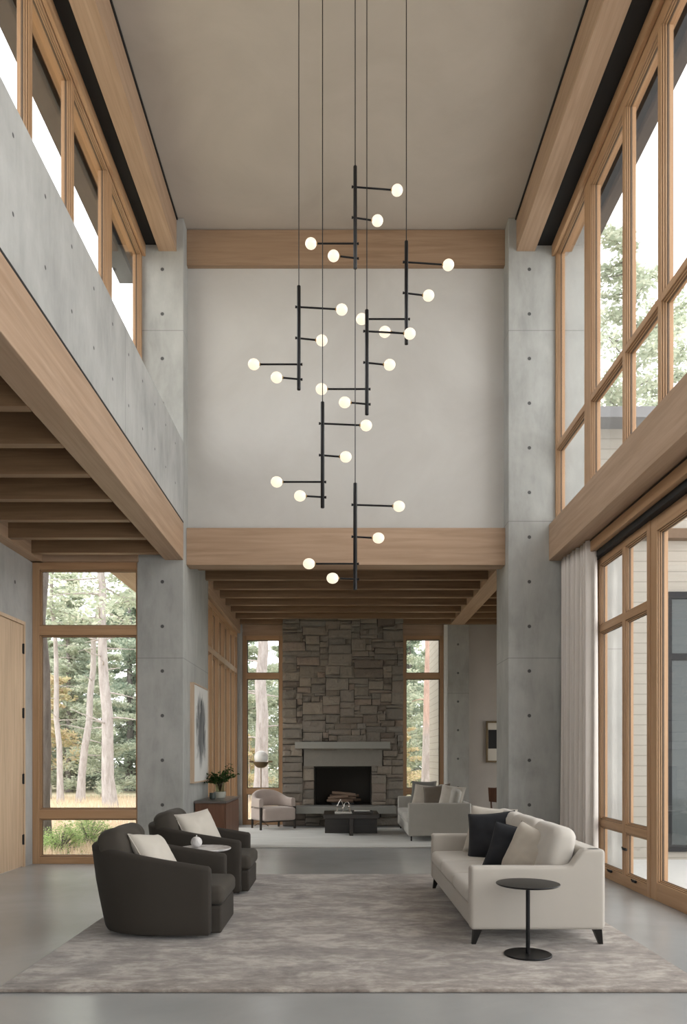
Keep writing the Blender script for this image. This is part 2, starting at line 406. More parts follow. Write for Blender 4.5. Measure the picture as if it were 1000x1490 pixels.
# roof + eaves
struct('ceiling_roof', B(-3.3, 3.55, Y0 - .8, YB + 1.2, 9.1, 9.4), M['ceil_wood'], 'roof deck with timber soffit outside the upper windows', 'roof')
struct('trim_10', B(-3.5, -3.25, Y0 - .8, YB + 1.2, 9.0, 9.4).box(3.5, 3.76, Y0 - .8, YB + 1.2, 9.0, 9.4), plain('dark_fascia', (.06, .065, .075), .7), 'dark outer edge of the roof eaves', 'roof edge')
struct('trim_11', B(-3.28, -2.36, 10.75, 17.2, 4.12, 4.2), M['beam_y'], 'timber soffit outside above the tall left window', 'soffit')
# unseen front wall behind the camera; opening sized to weaken frontal daylight
struct('wall_front', MB().box(-2.4, 2.7, Y0 - .2, Y0, 3.6, 8.3).box(-4.5, -2.4, Y0 - .2, Y0, 0, 4.7).box(-2.9, -2.2, Y0 - .2, Y0, 4.7, 9.1).box(2.7, 3.5, Y0 - .2, Y0, 0, 9.1).box(-2.4, 2.7, Y0 - .2, Y0, 8.3, 9.1), M['conc_plain'], 'wall behind the viewer around a glazed opening')
# far room walls
hw = 4.13
fb = MB().box(-2.6, -2.13, 16.42, 16.7, 0, 4.66)
struct('wall_far_left', fb, M['conc_plain'], 'narrow concrete return left of the far window')
struct('wall_far', MB().box(-2.13, 2.27, YF, YF + .2, hw + .0, 4.66), M['beam_x'], 'timber header over the far windows', 'wall')
struct('pillar_far', B(2.34, 2.80, 16.40, 16.8, 0, 4.66), M['conc_back'], 'grey concrete column right of the far window', 'pillar')
struct('trim_12', B(2.262, 2.34, 16.42, 16.7, 0, 4.66), M['white'], 'pale jamb strip between far window and column', 'trim')
struct('wall_far_right', B(2.80, 5.2, 16.5, 16.7, 0, 4.66), M['plaster_warm'], 'warm plaster wall behind the small artwork')
struct('wall_side_right', B(5.0, 5.2, 11.35, 12.0, 0, 4.66).box(5.0, 5.2, 16.0, 16.5, 0, 4.66).box(5.0, 5.2, 12, 16, 3.6, 4.66), M['plaster_warm'], 'right side wall of the fireplace room')  # wall left open for the added, out-of-view window
struct('wall_wing', B(3.62, 9.0, 11.1, 11.3, -.1, 6.3), M['siding'], 'pale horizontal board siding on the wing beyond the right windows')
ww_ = thing('window_50', 'dark framed window added to the outside wing to imitate door reflections', 'window', (0, 0, 0), 0, None, 'structure')  # added window, stands in for reflections in the sliding door glass
MB().box(4.75, 4.85, 11.04, 11.16, .1, 3.9).box(6.6, 6.7, 11.04, 11.16, .1, 3.9).box(4.85, 6.6, 11.04, 11.16, .1, .2).box(4.85, 6.6, 11.04, 11.16, 3.8, 3.9).box(4.85, 6.6, 11.05, 11.15, 2.9, 3.0).build('window_frame', M['metal'], ww_)
MB().box(4.85, 6.6, 11.07, 11.11, .2, 3.8).build('window_pane', plain('dark_reflection_pane', (.05, .06, .06), .05), ww_)
struct('trim_13', B(3.5, 9.2, 10.7, 11.5, 6.3, 6.45), plain('wing_roof', (.22, .22, .23), .7), 'grey roof edge on the outside wing', 'roof edge')
struct('wall_outside_far', B(2.2, 2.35, 16.72, 18.6, -.1, 6), M['siding'], 'pale board siding outside the right far window')
struct('trim_14', B(3.135, 3.42, Y0, 9.62, 4.06, 4.71), M['frame_y'], 'timber head over the sliding doors', 'trim', bevel=.005)
struct('trim_15', B(3.2, 3.42, Y0, 9.6, 3.985, 4.06), M['black'], 'dark track slot over the sliding doors', 'trim')
struct('wall_right', B(3.27, 3.62, 9.6, YP, 0, 4.71), M['conc_pier_r'], 'concrete return wall behind the linen curtain')
struct('ground', MB().box(-60, 60, 10.7, 90, -.3, -.03).box(-60, -4.5, -30, 10.7, -.3, -.03), M['meadow'], 'dry meadow ground outside the house', 'ground')
struct('ground_terrace', B(3.43, 12, -12, 11.1, -.3, -.02), M['terrace'], 'pale paved terrace outside the sliding doors', 'terrace')
struct('ground_front', B(-4.5, 3.43, -30, Y0 - .2, -.3, -.04), M['terrace'], 'paved forecourt behind the viewer', 'terrace')

# ------------------------------------------------------------------ windows
WN = [0]
def window(plane, c, d, u0, u1, z0, z1, label, mull=(), trans=(), fw=.07, mw=.07, sash=.035, bottom=None, inward=1, thick=None):
    """plane 'x': glass at x=c, u runs along y; plane 'y': glass at y=c, u along x. d = full frame depth."""
    WN[0] += 1
    w = thing('window_%d' % WN[0], label, 'window', (0, 0, 0), 0, None, 'structure')
    def bar(mb, a0, a1, b0, b1, dd, off=0):
        if plane == 'x': mb.box(c - dd / 2 + off, c + dd / 2 + off, a0, a1, b0, b1)
        else: mb.box(a0, a1, c - dd / 2 + off, c + dd / 2 + off, b0, b1)
    thick = thick or {}
    us = [u0 + fw] + [q for m in mull for q in (m - thick.get(m, mw) / 2, m + thick.get(m, mw) / 2)] + [u1 - fw]
    zb = z0 + (bottom or fw)
    zs = [zb] + [q for m in trans for q in (m - mw / 2, m + mw / 2)] + [z1 - fw]
    fv = MB(); fh = MB()
    bar(fv, u0, u0 + fw, z0, z1, d); bar(fv, u1 - fw, u1, z0, z1, d)
    for m in mull:
        tk = thick.get(m, mw); bar(fv, m - tk / 2, m + tk / 2, zb, z1 - fw, d)
    bar(fh, u0 + fw, u1 - fw, z0, zb, d * .995); bar(fh, u0 + fw, u1 - fw, z1 - fw, z1, d * .995)
    for m in trans: bar(fh, u0 + fw, u1 - fw, m - mw / 2, m + mw / 2, d * .985)
    hax = 'y' if plane == 'x' else 'x'
    fv.build('window_frame', M['frame_z'], w, bevel=.004); fh.build('window_rail', M['frame_' + hax], w, bevel=.004)
    sm = MB(); sh = MB(); gk = MB()
    for i in range(0, len(us), 2):
        for j in range(0, len(zs), 2):
            a, b, e, f = us[i], us[i + 1], zs[j], zs[j + 1]
            for st, dd in ((sash * .5, d * .72), (sash, d * .4)):
                bar(sm, a, a + st, e, f, dd); bar(sm, b - st, b, e, f, dd)
                bar(sh, a + st, b - st, e, e + st, dd); bar(sh, a + st, b - st, f - st, f, dd)
            for k_, dd in ((0, d * .74), (sash * .5, d * .42), (sash, d * .06 + .012)):
                q_ = .005
                bar(gk, a + k_, a + k_ + q_, e + k_, f - k_, dd); bar(gk, b - k_ - q_, b - k_, e + k_, f - k_, dd)
                bar(gk, a + k_, b - k_, e + k_, e + k_ + q_, dd); bar(gk, a + k_, b - k_, f - k_ - q_, f - k_, dd)
            g = MB(); bar(g, a + sash, b - sash, e + sash, f - sash, .008); g.build('window_pane', M['glass'], w)
    gk.build('window_gasket', M['gasket'], w)
    sm.build('sash_stile', M['frame_z'], w); sh.build('sash_rail', M['frame_' + hax], w)
    return w
# left tall window
window('y', 10.58, .14, -4.28, -2.735, 0, 4.19, 'tall timber window beside the oak door looking onto pines', trans=(.69, 3.245), fw=.095, mw=.125, sash=.02)
# left clerestory
window('x', -2.805, .11, Y0, YP, 5.857, 8.50, 'row of timber clerestory windows above the left concrete band', mull=(-2, -.9, .2, 1.3, 2.4, 3.5, 4.6, 5.7, 6.72, 7.78, 9.02), fw=.08, mw=.075, thick={9.02: .19}, bottom=.05, sash=.02)
# right upper
window('x', 3.05, .12, 9.2, YP, 4.71, 8.50, 'upper right window next to the concrete pier', trans=(5.77,), fw=.055, mw=.08, sash=.022)
window('x', 3.05, .12, Y0, 9.2, 4.71, 8.50, 'tall upper right windows with mullions nearer the viewer', mull=(-2.0, -1.1, -.2, .7, 1.6, 2.5, 3.4, 4.3, 5.2, 6.15, 7.08, 7.97), trans=(5.77,), fw=.18, mw=.07, sash=.022, bottom=.05)
# right lower
window('x', 3.32, .10, 7.98, 9.6, 0, 3.985, 'lower right timber window of six panes beside the curtain', mull=(8.72,), trans=(.665, 3.10), fw=.08, mw=.085, sash=.025, bottom=.13)
window('x', 3.34, .12, 5.3, 7.98, 0, 3.985, 'large glazed sliding door at the right edge', fw=.15, sash=.02, bottom=.19)
window('x', 3.34, .12, 1.1, 5.3, 0, 3.985, 'glazed sliding doors to the right of the viewer', mull=(3.2,), fw=.15, sash=.02, bottom=.19)
window('x', 3.34, .12, Y0, 1.1, 0, 3.985, 'glazed sliding doors behind the viewer on the right', mull=(-1,), fw=.15, sash=.02, bottom=.19)
# far room
window('y', 16.58, .14, -2.13, -1.24, 0, hw, 'narrow timber window left of the stone chimney', trans=(.73, 3.25), fw=.095, mw=.13, sash=.01)
window('y', 16.58, .14, 1.36, 2.262, 0, hw, 'narrow timber window right of the stone chimney', trans=(.73, 3.25), fw=.085, mw=.13, sash=.01)
window('x', -2.30, .14, 12.47, 16.42, 0, 4.16, 'timber side windows beyond the ink painting', mull=(13.2, 13.9, 14.6, 15.3, 16.0), trans=(3.33,), fw=.09, mw=.11, sash=.03, bottom=.12)
window('y', Y0 - .1, .14, -2.4, 2.7, 0, 3.6, 'unseen glazed wall added behind the viewer to let daylight in', mull=(-.7, 1.0), trans=(2.8,), fw=.09, mw=.1)  # unseen glazing, added as a daylight source for the room
window('x', 5.1, .12, 12.0, 16.0, 0, 3.6, 'unseen side window added to brighten the fireplace room', mull=(13.3, 14.7), trans=(2.7,))  # out of view, added to bring daylight onto the stone and plaster
# window latches on the lower right window
for y, z in ((8.35, .10), (9.1, .10), (8.63, .42)):
    l = MB().rbox(3.235, 3.262, y - .05, y + .05, z, z + .03, .008).tube([(3.225, y, z + .02), (3.2, y - .05, z + .045)], .007)
    tag(l.build('window_latch', M['metal'], None, smooth=True), {8.35: 'small dark latch on the sill under the nearer low pane', 9.1: 'small dark latch on the sill under the farther low pane', 8.63: 'small dark latch on the post between the low panes'}[y], 'latch', 'window latches')

# door
d = thing('door_1', 'tall light oak door with four black hinges in the left wall', 'door', (-4.28, dw[0], 0), 0, None, 'structure')
MB().box(-.055, -.012, 0, 1.28, .01, 3.27).build('door_leaf', M['door'], d, bevel=.003)
MB().box(-.2, .004, 1.285, 1.325, 0, 3.32).box(-.2, .004, -.055, -.01, 0, 3.32).box(-.2, .004, -.01, 1.285, 3.275, 3.32).build('door_frame', M['door'], d)
MB().box(-.06, -.03, 1.279, 1.287, 0, 3.28).box(-.06, -.03, 0, 1.28, 3.269, 3.277).build('door_gap', M['black'], d)
for z in (.37, 1.19, 2.08, 2.95):
    MB().tube([(-.004, 1.282, z - .07), (-.004, 1.282, z + .07)], .011).box(-.014, -.006, 1.255, 1.282, z - .065, z + .065).build('hinge', M['metal'], d)

# ------------------------------------------------------------------ fireplace
fp = thing('fireplace', 'tall fieldstone chimney breast with stone mantel, hearth and open firebox', 'fireplace', (0, 16.2, 0))
SX0, SX1 = -1.237, 1.355
OX0, OX1, OZ0, OZ1 = -.56, .69, .44, 1.28
rs = random.Random(21)
NXc, NZc = 42, 72
cw = (SX1 - SX0) / NXc; ch = 4.66 / NZc
occ = [[False] * NZc for _ in range(NXc)]
for i in range(NXc):
    for j in range(NZc):
        x = SX0 + (i + .5) * cw; z = (j + .5) * ch
        if (OX0 < x < OX1 and OZ0 < z < OZ1) or (-.80 < x < .92 and OZ1 <= z < 1.65): occ[i][j] = True
st = MB()
for j in range(NZc):
    for i in range(NXc):
        if occ[i][j]: continue
        hh = rs.choice([1, 2, 2, 3, 3, 4]); ww = rs.choice([5, 6, 7, 8, 10, 11]) if hh > 1 else rs.choice([4, 5, 6, 8])
        if rs.random() < .12: ww, hh = rs.choice([(2, 2), (3, 3), (3, 2), (2, 1)])
        while i + ww > NXc: ww -= 1
        w2 = 0
        while w2 < ww and not occ[i + w2][j]: w2 += 1
        ww = w2; h2 = 0
        if ww <= 3: hh = min(hh, 2)
        if ww == 1: hh = 1
        while h2 < hh and j + h2 < NZc and not any(occ[i + a][j + h2] for a in range(ww)): h2 += 1
        hh = h2
        if i + ww == NXc - 1 and not occ[i + ww][j] and all(j + b < NZc and not occ[i + ww][j + b] for b in range(hh)): ww += 1
        for a in range(ww):
            for b in range(hh): occ[i + a][j + b] = True
        x0 = SX0 + i * cw; x1 = x0 + ww * cw; z0 = j * ch; z1 = z0 + hh * ch
        g = .005; pr = rs.uniform(-.05, .018); jt = lambda: rs.uniform(-.008, .008)
        # irregular stone face: grid with bumps
        nx, nz = max(2, ww), max(2, hh * 2); vs = []; fs = []
        sl = rs.uniform(-.02, .02); sl2 = rs.uniform(-.02, .02)
        cs = [(jt(), jt()) for _ in range(4)]
        for b in range(nz + 1):
            for a in range(nx + 1):
                u, v = a / nx, b / nz
                dx = (cs[0][0] * (1 - u) * (1 - v) + cs[1][0] * u * (1 - v) + cs[2][0] * u * v + cs[3][0] * (1 - u) * v)
                dz_ = (cs[0][1] * (1 - u) * (1 - v) + cs[1][1] * u * (1 - v) + cs[2][1] * u * v + cs[3][1] * (1 - u) * v)
                X = x0 + g + (x1 - x0 - 2 * g) * u + dx; Z = z0 + g + (z1 - z0 - 2 * g) * v + dz_
                X = max(SX0, min(SX1, X))
                edge = 1 if a in (0, nx) or b in (0, nz) else 0
                Y = -.02 + pr + sl * (u - .5) + sl2 * (v - .5) - (0 if edge else .014) + noise.noise((X * 9, Z * 9, 3)) * .012
                vs.append((X, Y, Z))
        nb = len(vs)
        ring = [a for a in range(nx + 1)] + [b * (nx + 1) + nx for b in range(1, nz + 1)] + [nz * (nx + 1) + a for a in range(nx - 1, -1, -1)] + [b * (nx + 1) for b in range(nz - 1, 0, -1)]
        for q in ring: vs.append((vs[q][0], .12, vs[q][2]))
        for b in range(nz):
            for a in range(nx):
                q = b * (nx + 1) + a; fs.append((q, q + 1, q + nx + 2, q + nx + 1))
        for k in range(len(ring)):
            k2 = (k + 1) % len(ring); fs.append((ring[k2], ring[k], nb + k, nb + k2))
        st.add(vs, fs)
st.build('stonework', M['stone'], fp)
mo = MB().box(SX0 + .005, OX0, .03, .7, 0, 4.66).box(OX1, SX1 - .005, .03, .7, 0, 4.66).box(OX0, OX1, .03, .7, OZ1, 4.66).box(OX0, OX1, .03, .7, 0, OZ0)
mo.build('mortar_core', plain('mortar', (.07, .063, .055), .95), fp)
fbx = MB().box(OX0 - .02, OX1 + .02, .62, .68, OZ0, OZ1).box(OX0 - .02, OX0 + .02, .04, .66, OZ0, OZ1).box(OX1 - .02, OX1 + .02, .04, .66, OZ0, OZ1).box(OX0, OX1, .02, .66, OZ1 - .03, OZ1).box(OX0, OX1, .0, .66, OZ0 - .03, OZ0 + .004)
fbx.build('firebox', M['soot'], fp)
MB().box(-.775, .905, -.04, .1, OZ1, 1.655).build('lintel', M['slab_dark'], fp, bevel=.006)
MB().box(-.955, 1.06, -.22, .1, 1.655, 1.80).build('mantel_shelf', M['slab'], fp, bevel=.006)
MB().box(-.93, 1.17, -.52, .0, .30, .445).build('hearth_slab', M['slab'], fp, bevel=.006)
for k in range(8):
    r2 = random.Random(50 + k)
    lvl = 0 if k < 4 else (1 if k < 7 else 2)
    x = .06 + (k % 4 - 1.5) * .07 if lvl == 0 else (.06 + (k - 5) * .1 if lvl == 1 else .08)
    y = 16.38 + (k % 4) * .075 if lvl == 0 else (16.42 + (k - 4) * .08 if lvl == 1 else 16.47)
    z = .53 + lvl * .075
    a = r2.uniform(-.35, .35); L = r2.uniform(.22, .3)
    pts = [(x + math.cos(a) * L * q, y + math.sin(a) * L * q * .3, z + math.sin(a) * .08 * q) for q in (-1, -.5, 0, .5, 1)]
    o = MB().tube(pts, [.030, .038, .036, .038, .032], 10).build('firewood_log', M['log'], None, smooth=True)
    tag(o, ['split log at the front of the firebox stack', 'log second from the front at the bottom of the firebox stack', 'log third from the front at the bottom of the firebox stack', 'bottom log at the back of the firebox stack',
            'front log on the middle layer of the firebox stack', 'centre log on the middle layer of the firebox stack', 'rear log on the middle layer of the firebox stack', 'topmost log crowning the firebox stack'][k], 'log', 'firewood in the fireplace')
gr = thing('fire_grate', 'low black iron grate under the firewood logs', 'grate', (.06, 16.5, .444))
for k in range(5): MB().tube([(-.2 + .1 * k, -.15, .04), (-.2 + .1 * k, .16, .04)], .008, 6).build('grate_bar', M['metal'], gr)
MB().box(-.24, .24, -.15, -.13, .0, .045).build('grate_foot', M['metal'], gr); MB().box(-.24, .24, .13, .15, 0, .045).build('grate_foot', M['metal'], gr)

# ------------------------------------------------------------------ rugs
def rug(name, x0, x1, y0, y1, m, label):
    mb = MB().rbox(x0, x1, y0, y1, .001, .022, .01, m=10, k=2)
    return tag(mb.build(name, m, None, smooth=True), label, 'rug')
rug('area_rug', -2.18, 2.37, 4.78, 9.48, M['rug'], 'large mottled taupe rug under the sofa and swivel armchairs')
rug('area_rug', -2.10, 2.30, 12.3, 15.6, M['rug2'], 'pale ivory rug under the coffee table by the fireplace')

# ------------------------------------------------------------------ cushions
def pillow_mb(w, h, t, seed=0, n=22, pinch=.07, sag=0):
    r3 = random.Random(seed); off = r3.uniform(0, 50); vs = []; fs = []
    for sd in (1, -1):
        for j in range(n + 1):
            for i in range(n + 1):
                u, v = 2 * i / n - 1, 2 * j / n - 1
                x = w / 2 * u * (1 - pinch * (1 - v * v)); y = h / 2 * v * (1 - pinch * (1 - u * u))
                th = t / 2 * (max(0, (1 - u ** 4)) * max(0, (1 - v ** 4))) ** .55
                wr = noise.noise((u * 2.3 + off, v * 2.3, sd)) * .12 + noise.noise((u * 5 + off, v * 5, sd * 3)) * .05
                th *= 1 + wr
                y -= sag * (1 - u * u) * max(0, v) * h
                vs.append((x, sd * th, y))
        b = 0 if sd == 1 else (n + 1) ** 2
        for j in range(n):
            for i in range(n):
                q = b + j * (n + 1) + i; f = (q, q + 1, q + n + 2, q + n + 1)
                fs.append(f[::-1] if sd == 1 else f)
    m = MB().add(vs, fs); bm_ = m
    return bm_
def soft(w, h, t, seed=0, e1=.5, e2=.62, sag=.0, nu=40, nv=24):
    off = seed * 3.7; vs = []; fs = []
    for j in range(nv + 1):
        ph = -PI / 2 + PI * j / nv; c, s_ = math.cos(ph), math.sin(ph)
        cr = abs(c) ** e2; yy = math.copysign(abs(s_) ** e2, s_) if abs(s_) > 1e-9 else 0
        for i in range(nu):
            q = 2 * PI * i / nu; a, b = math.cos(q), math.sin(q)
            X = math.copysign(abs(a) ** e1, a) * cr; Z = math.copysign(abs(b) ** e1, b) * cr
            wr = 1 + noise.noise((X * 2.2 + off, Z * 2.2, yy)) * .13 + noise.noise((X * 5 + off, Z * 4, yy * 2)) * .09 + noise.noise((X * 11 + off, Z * 7, yy * 2)) * .035
            edge = 1 + .02 * noise.noise((X * 4, Z * 4, off))
            vs.append((X * w / 2 * edge, yy * t / 2 * wr, Z * h / 2 * edge - sag * (1 - X * X) * max(0, Z) * h))
    for j in range(nv):
        for i in range(nu):
            i2 = (i + 1) % nu; fs.append((j * nu + i, j * nu + i2, (j + 1) * nu + i2, (j + 1) * nu + i))
    return MB().add(vs, fs)
def pillow(name, w, h, t, loc, facing, tilt, m, label, roll=0, seed=1, group=None, pinch=.07, sag=0):
    """facing: heading (deg) of the pillow's face in plan, measured from -Y towards -X; tilt back in deg."""
    mb = pillow_mb(w, h, t, seed, pinch=pinch, sag=sag)
    ob = mb.build(name, m, None, smooth=True, angle=180)
    me = ob.data; bm = bmesh.new(); bm.from_mesh(me); bmesh.ops.remove_doubles(bm, verts=bm.verts, dist=.0005); bm.to_mesh(me); bm.free(); me.shade_smooth()
    # piped edge is a part
    ob.location = loc
    ob.rotation_euler = (Matrix.Rotation(-math.radians(facing), 3, 'Z') @ Matrix.Rotation(-math.radians(tilt), 3, 'X') @ Matrix.Rotation(math.radians(roll), 3, 'Y')).to_euler()
    n = 20; e = []
    for (a, b) in (((-1, -1), (1, -1)), ((1, -1), (1, 1)), ((1, 1), (-1, 1)), ((-1, 1), (-1, -1))):
        for k in range(n):
            u = a[0] + (b[0] - a[0]) * k / n; v = a[1] + (b[1] - a[1]) * k / n
            e.append((w / 2 * u * (1 - pinch * (1 - v * v)), 0, h / 2 * v * (1 - pinch * (1 - u * u)) - sag * (1 - u * u) * max(0, v) * h))
    MB().tube(e + [e[0]], .0045, 6, caps=False).build('piping', m, ob, smooth=True, angle=180)
    return tag(ob, label, 'cushion' if 'cushion' in name else 'pillow', group)

# ------------------------------------------------------------------ swivel armchair (faces +x)
def make_armchair(name, label, loc, group):
    r = thing(name, label, 'armchair', loc, 0, group)
    XF = .52; A = 1.05; Bh = .465; T = .095
    def plan(off):
        a, b = .70 - off, Bh - off; xc = XF - A + .70
        pts = [(XF, -b), ((XF + xc) / 2, -b)]
        for k in range(0, 29):
            q = -PI / 2 - PI * k / 28; c, s_ = math.cos(q), math.sin(q)
            e = 2 / 2.35
            pts.append((xc - abs(c) ** e * a, (1 if s_ > 0 else -1) * abs(s_) ** e * b))
        pts += [((XF + xc) / 2, b), (XF, b)]
        return pts
    # subdivide the straight arms evenly
    def dens(p): 
        o = []
        for i in range(len(p) - 1):
            n = 3 if i in (0, 1, len(p) - 2, len(p) - 3) else 1
            for k in range(n): o.append((p[i][0] + (p[i + 1][0] - p[i][0]) * k / n, p[i][1] + (p[i + 1][1] - p[i][1]) * k / n))
        return o + [p[-1]]
    po, pi = dens(plan(0)), dens(plan(T))
    N = len(po); rr = .035; vs = []; fs = []; ZB = .035
    def section(i, shrink=0):
        (ox, oy), (ix, iy) = po[i], pi[i]
        s_ = max(0, min(1, (XF - ox) / A)); zt = .588 + .165 * s_ - shrink
        mx, my = (ox + ix) / 2, (oy + iy) / 2
        def P(t_, z):   # t_ 0 outer .. 1 inner
            t_ = .5 + (t_ - .5) * (1 - shrink * 14)
            x = ox + (ix - ox) * t_; y = oy + (iy - oy) * t_
            zz = (z - ZB) / (.7 - ZB); k = max(0, 1 - zz)
            x = XF - (XF - x) * (1 - .115 * k ** 1.3); y *= 1 - .035 * k
            return (x, y, z)
        out = [P(.12, ZB + shrink), P(0, ZB + .03), P(0, .15), P(0, .3), P(0, .45)]
        for k in range(0, 9):
            q = PI * k / 8
            out.append(P(.5 - .5 * math.cos(q), zt - rr + rr * math.sin(q)))
        out += [P(1, .45), P(1, .3), P(1, ZB + .03), P(.88, ZB + shrink)]
        return out
    secs = [section(0, .018)] + [section(i) for i in range(N)] + [section(N - 1, .018)]
    secs[0] = [(x + .018, y, z) for x, y, z in secs[0]]; secs[-1] = [(x + .018, y, z) for x, y, z in secs[-1]]
    K = len(secs[0])
    for s_ in secs: vs += s_
    for i in range(len(secs) - 1):
        for k in range(K):
            k2 = (k + 1) % K; fs.append((i * K + k, i * K + k2, (i + 1) * K + k2, (i + 1) * K + k))
    fs.append(tuple(range(K))[::-1]); fs.append(tuple((len(secs) - 1) * K + k for k in range(K)))
    MB().add(vs, fs).build('shell', M['chairfab'], r, smooth=True, angle=60)
    wi = Bh - T - .012
    def rnd(p, lim=1.0):
        x, y, z = p
        if x < .17:
            k = max(0, 1 - min(1, (.17 - x) / .57) ** 2.35) ** (1 / 2.35)
            y = y * k
        return (x, y, z)
    MB().rbox(-.30, XF + .095, -wi, wi, .035, .255, .02, lambda p, u: rnd(p), m=14).build('seat_base', M['chairfab'], r, smooth=True)
    def wp(p, u): return rnd((p[0], p[1], p[2] + (.025 * (1 - u[0] ** 2) * (1 - u[1] ** 2) if u[2] > 0 else 0)))
    MB().rbox(-.30, XF + .115, -wi - .002, wi + .002, .258, .415, .055, wp, m=14).build('seat_cushion', M['chaircush'], r, smooth=True, angle=180)
    # swivel plinth
    MB().lathe([(.30, 0), (.30, .034)], (.02, 0, .0), 40).build('swivel_base', M['metal'], r, smooth=True)
    # loose back cushion
    bc = soft(.70, .50, .30, 5, sag=.05)
    mt = Matrix.Translation((-.27, 0, .655)) @ Matrix.Rotation(PI / 2, 4, 'Z') @ Matrix.Rotation(math.radians(-14), 4, 'X')
    bc.xf(mt).build('back_cushion', M['chaircush'], r, smooth=True, angle=180)
    return r
ACX = -1.06 - .52
c1 = make_armchair('swivel_armchair', 'dark taupe barrel swivel armchair nearest the viewer', (ACX, 6.505, .022), 'taupe barrel armchairs')
c2 = copy_tree(c1); c2.location = (ACX - .005, 8.40, .022); c2['label'] = 'dark taupe barrel swivel armchair behind the marble side table'
pillow('throw_pillow', .46, .46, .17, (-1.56, 6.40, .645), -76, 36, M['pil_cream'], 'cream throw pillow in the nearest taupe armchair', roll=8, seed=3, group='cream pillows in armchairs')
pillow('throw_pillow', .50, .48, .17, (-1.54, 8.30, .675), -52, 30, M['pil_cream'], 'cream throw pillow in the taupe armchair farther from the viewer', roll=-5, seed=4, group='cream pillows in armchairs')

# ------------------------------------------------------------------ side tables
def round_table(name, label, loc, r, h, topm, bm_, cat='side table', br=.175, pole=.0155, th=.014, ped=False):
    t_ = thing(name, label, cat, loc)
    MB().lathe([(1e-5, h - th), (r - .012, h - th), (r - .002, h - th * .6), (r, h - th * .3), (r - .002, h), (1e-5, h)], seg=56).build('table_top', topm, t_, smooth=True)
    MB().lathe([(pole, .01), (pole, h - th)], seg=20).build('pole', bm_, t_, smooth=True)
    MB().lathe([(1e-5, 0), (br, 0), (br, .008), (br - .004, .012), (1e-5, .013)], seg=56).build('base_plate', bm_, t_, smooth=True)
    return t_
round_table('side_table', 'black round pedestal side table in front of the cream sofa', (1.397, 5.62, .022), .234, .533, M['metal'], M['metal'])
round_table('side_table', 'round marble-topped side table between the two taupe armchairs', (-1.334, 7.45, .022), .257, .575, M['marble'], M['metal'], th=.02)
orb = MB().sphere((0, 0, .056), .056).build('decorative_orb', M['marble'], None, smooth=True, angle=180); orb.location = (-1.41, 7.42, .598)
MB().tube([(0, 0, .108), (.002, 0, .126)], .006, 8).build('stem', M['marble'], orb, smooth=True)
tag(orb, 'small white marble orb on the round marble side table', 'ornament')

# ------------------------------------------------------------------ sofas (face -x); local origin = front-near corner
def cush(mb_args, crown=.03, r=.06, front=0):
    def wp(p, u):
        x, y, z = p
        if u[2] > 0: z += crown * (1 - u[0] ** 2) * (1 - u[1] ** 2)
        x -= front * (1 - u[2] ** 2) * (1 - u[1] ** 4) if u[0] < 0 else 0
        return (x, y, z)
    return MB().rbox(*mb_args, r, wp)
def make_sofa(name, label, loc, rz, L, D, arm_h, back_h, zb, seat_h, fab, cfab, legm, arm_t, back_t, n_seat, legs='taper'):
    r = thing(name, label, 'sofa', loc, rz)
    MB().rbox(0.01, D - .02, arm_t * .5, L - arm_t * .5, zb, seat_h - .13, .02).build('base', fab, r, smooth=True)
    def aw(p, u):
        x, y, z = p
        q = max(0, min(1, (x - (D - back_t - .09)) / .13)); q = q * q * (3 - 2 * q)
        if u[2] > 0: z += (back_h - arm_h) * q * min(1, (u[2]) / .8)
        return (x, y, z)
    for k, y in enumerate((0, L - arm_t)):
        MB().rbox(0, D - .01, y, y + arm_t, zb, arm_h, .028, aw, m=22).build('arm', fab, r, smooth=True, angle=60)
    def bw(p, u):
        x, y, z = p
        k = max(0, (z - zb) / (back_h - zb))
        x += .05 * k * (1 - u[0]) / 2
        return (x, y, z)
    MB().rbox(D - back_t, D, .012, L - .012, zb + .003, back_h, .035, bw, m=8).build('back', fab, r, smooth=True, angle=60)
    y0 = arm_t; w = (L - 2 * arm_t) / n_seat
    for k in range(n_seat):
        cush((-.005, D - back_t - .02, y0 + k * w + .004, y0 + (k + 1) * w - .004, seat_h - .135, seat_h), .02, .045, .015).build('seat_cushion', cfab, r, smooth=True, angle=180)
    for x in (.06, D - .06):
        for y in (.05, L - .05):
            sx = 1 if x > .5 else -1; m_ = MB()
            if legs == 'taper':
                a, b = .032, .016; dx = .03 * sx
                m_.add([(x - a, y - a, zb), (x + a, y - a, zb), (x + a, y + a, zb), (x - a, y + a, zb), (x + dx - b, y - b, 0), (x + dx + b, y - b, 0), (x + dx + b, y + b, 0), (x + dx - b, y + b, 0)],
                       [(0, 1, 2, 3), (7, 6, 5, 4), (0, 4, 5, 1), (1, 5, 6, 2), (2, 6, 7, 3), (3, 7, 4, 0)])
            else: m_.box(x - .012, x + .012, y - .012, y + .012, 0, zb)
            m_.build('leg', legm, r)
    return r
sofa_rz = 0
sofa = make_sofa('sofa', 'cream three-seat linen sofa on the taupe rug with dark tapered legs', (1.02, 5.90, .022), 0.0, 2.60, 1.06, .612, .745, .118, .43, M['sofafab'], M['sofaback'], M['legs'], .13, .20, 3)
for k, nm in enumerate(('near', 'middle', 'far')):
    y = 5.90 + .13 + .39 + k * .78
    bc = soft(.775, .50, .25, 30 + k, e1=.38, sag=.02)
    bc.xf(Matrix.Translation((1.775 - 1.02, y - 5.90, .69 - .022)) @ Matrix.Rotation(-PI / 2, 4, 'Z') @ Matrix.Rotation(math.radians(-13), 4, 'X')).build('back_cushion', M['sofaback'], sofa, smooth=True, angle=180)
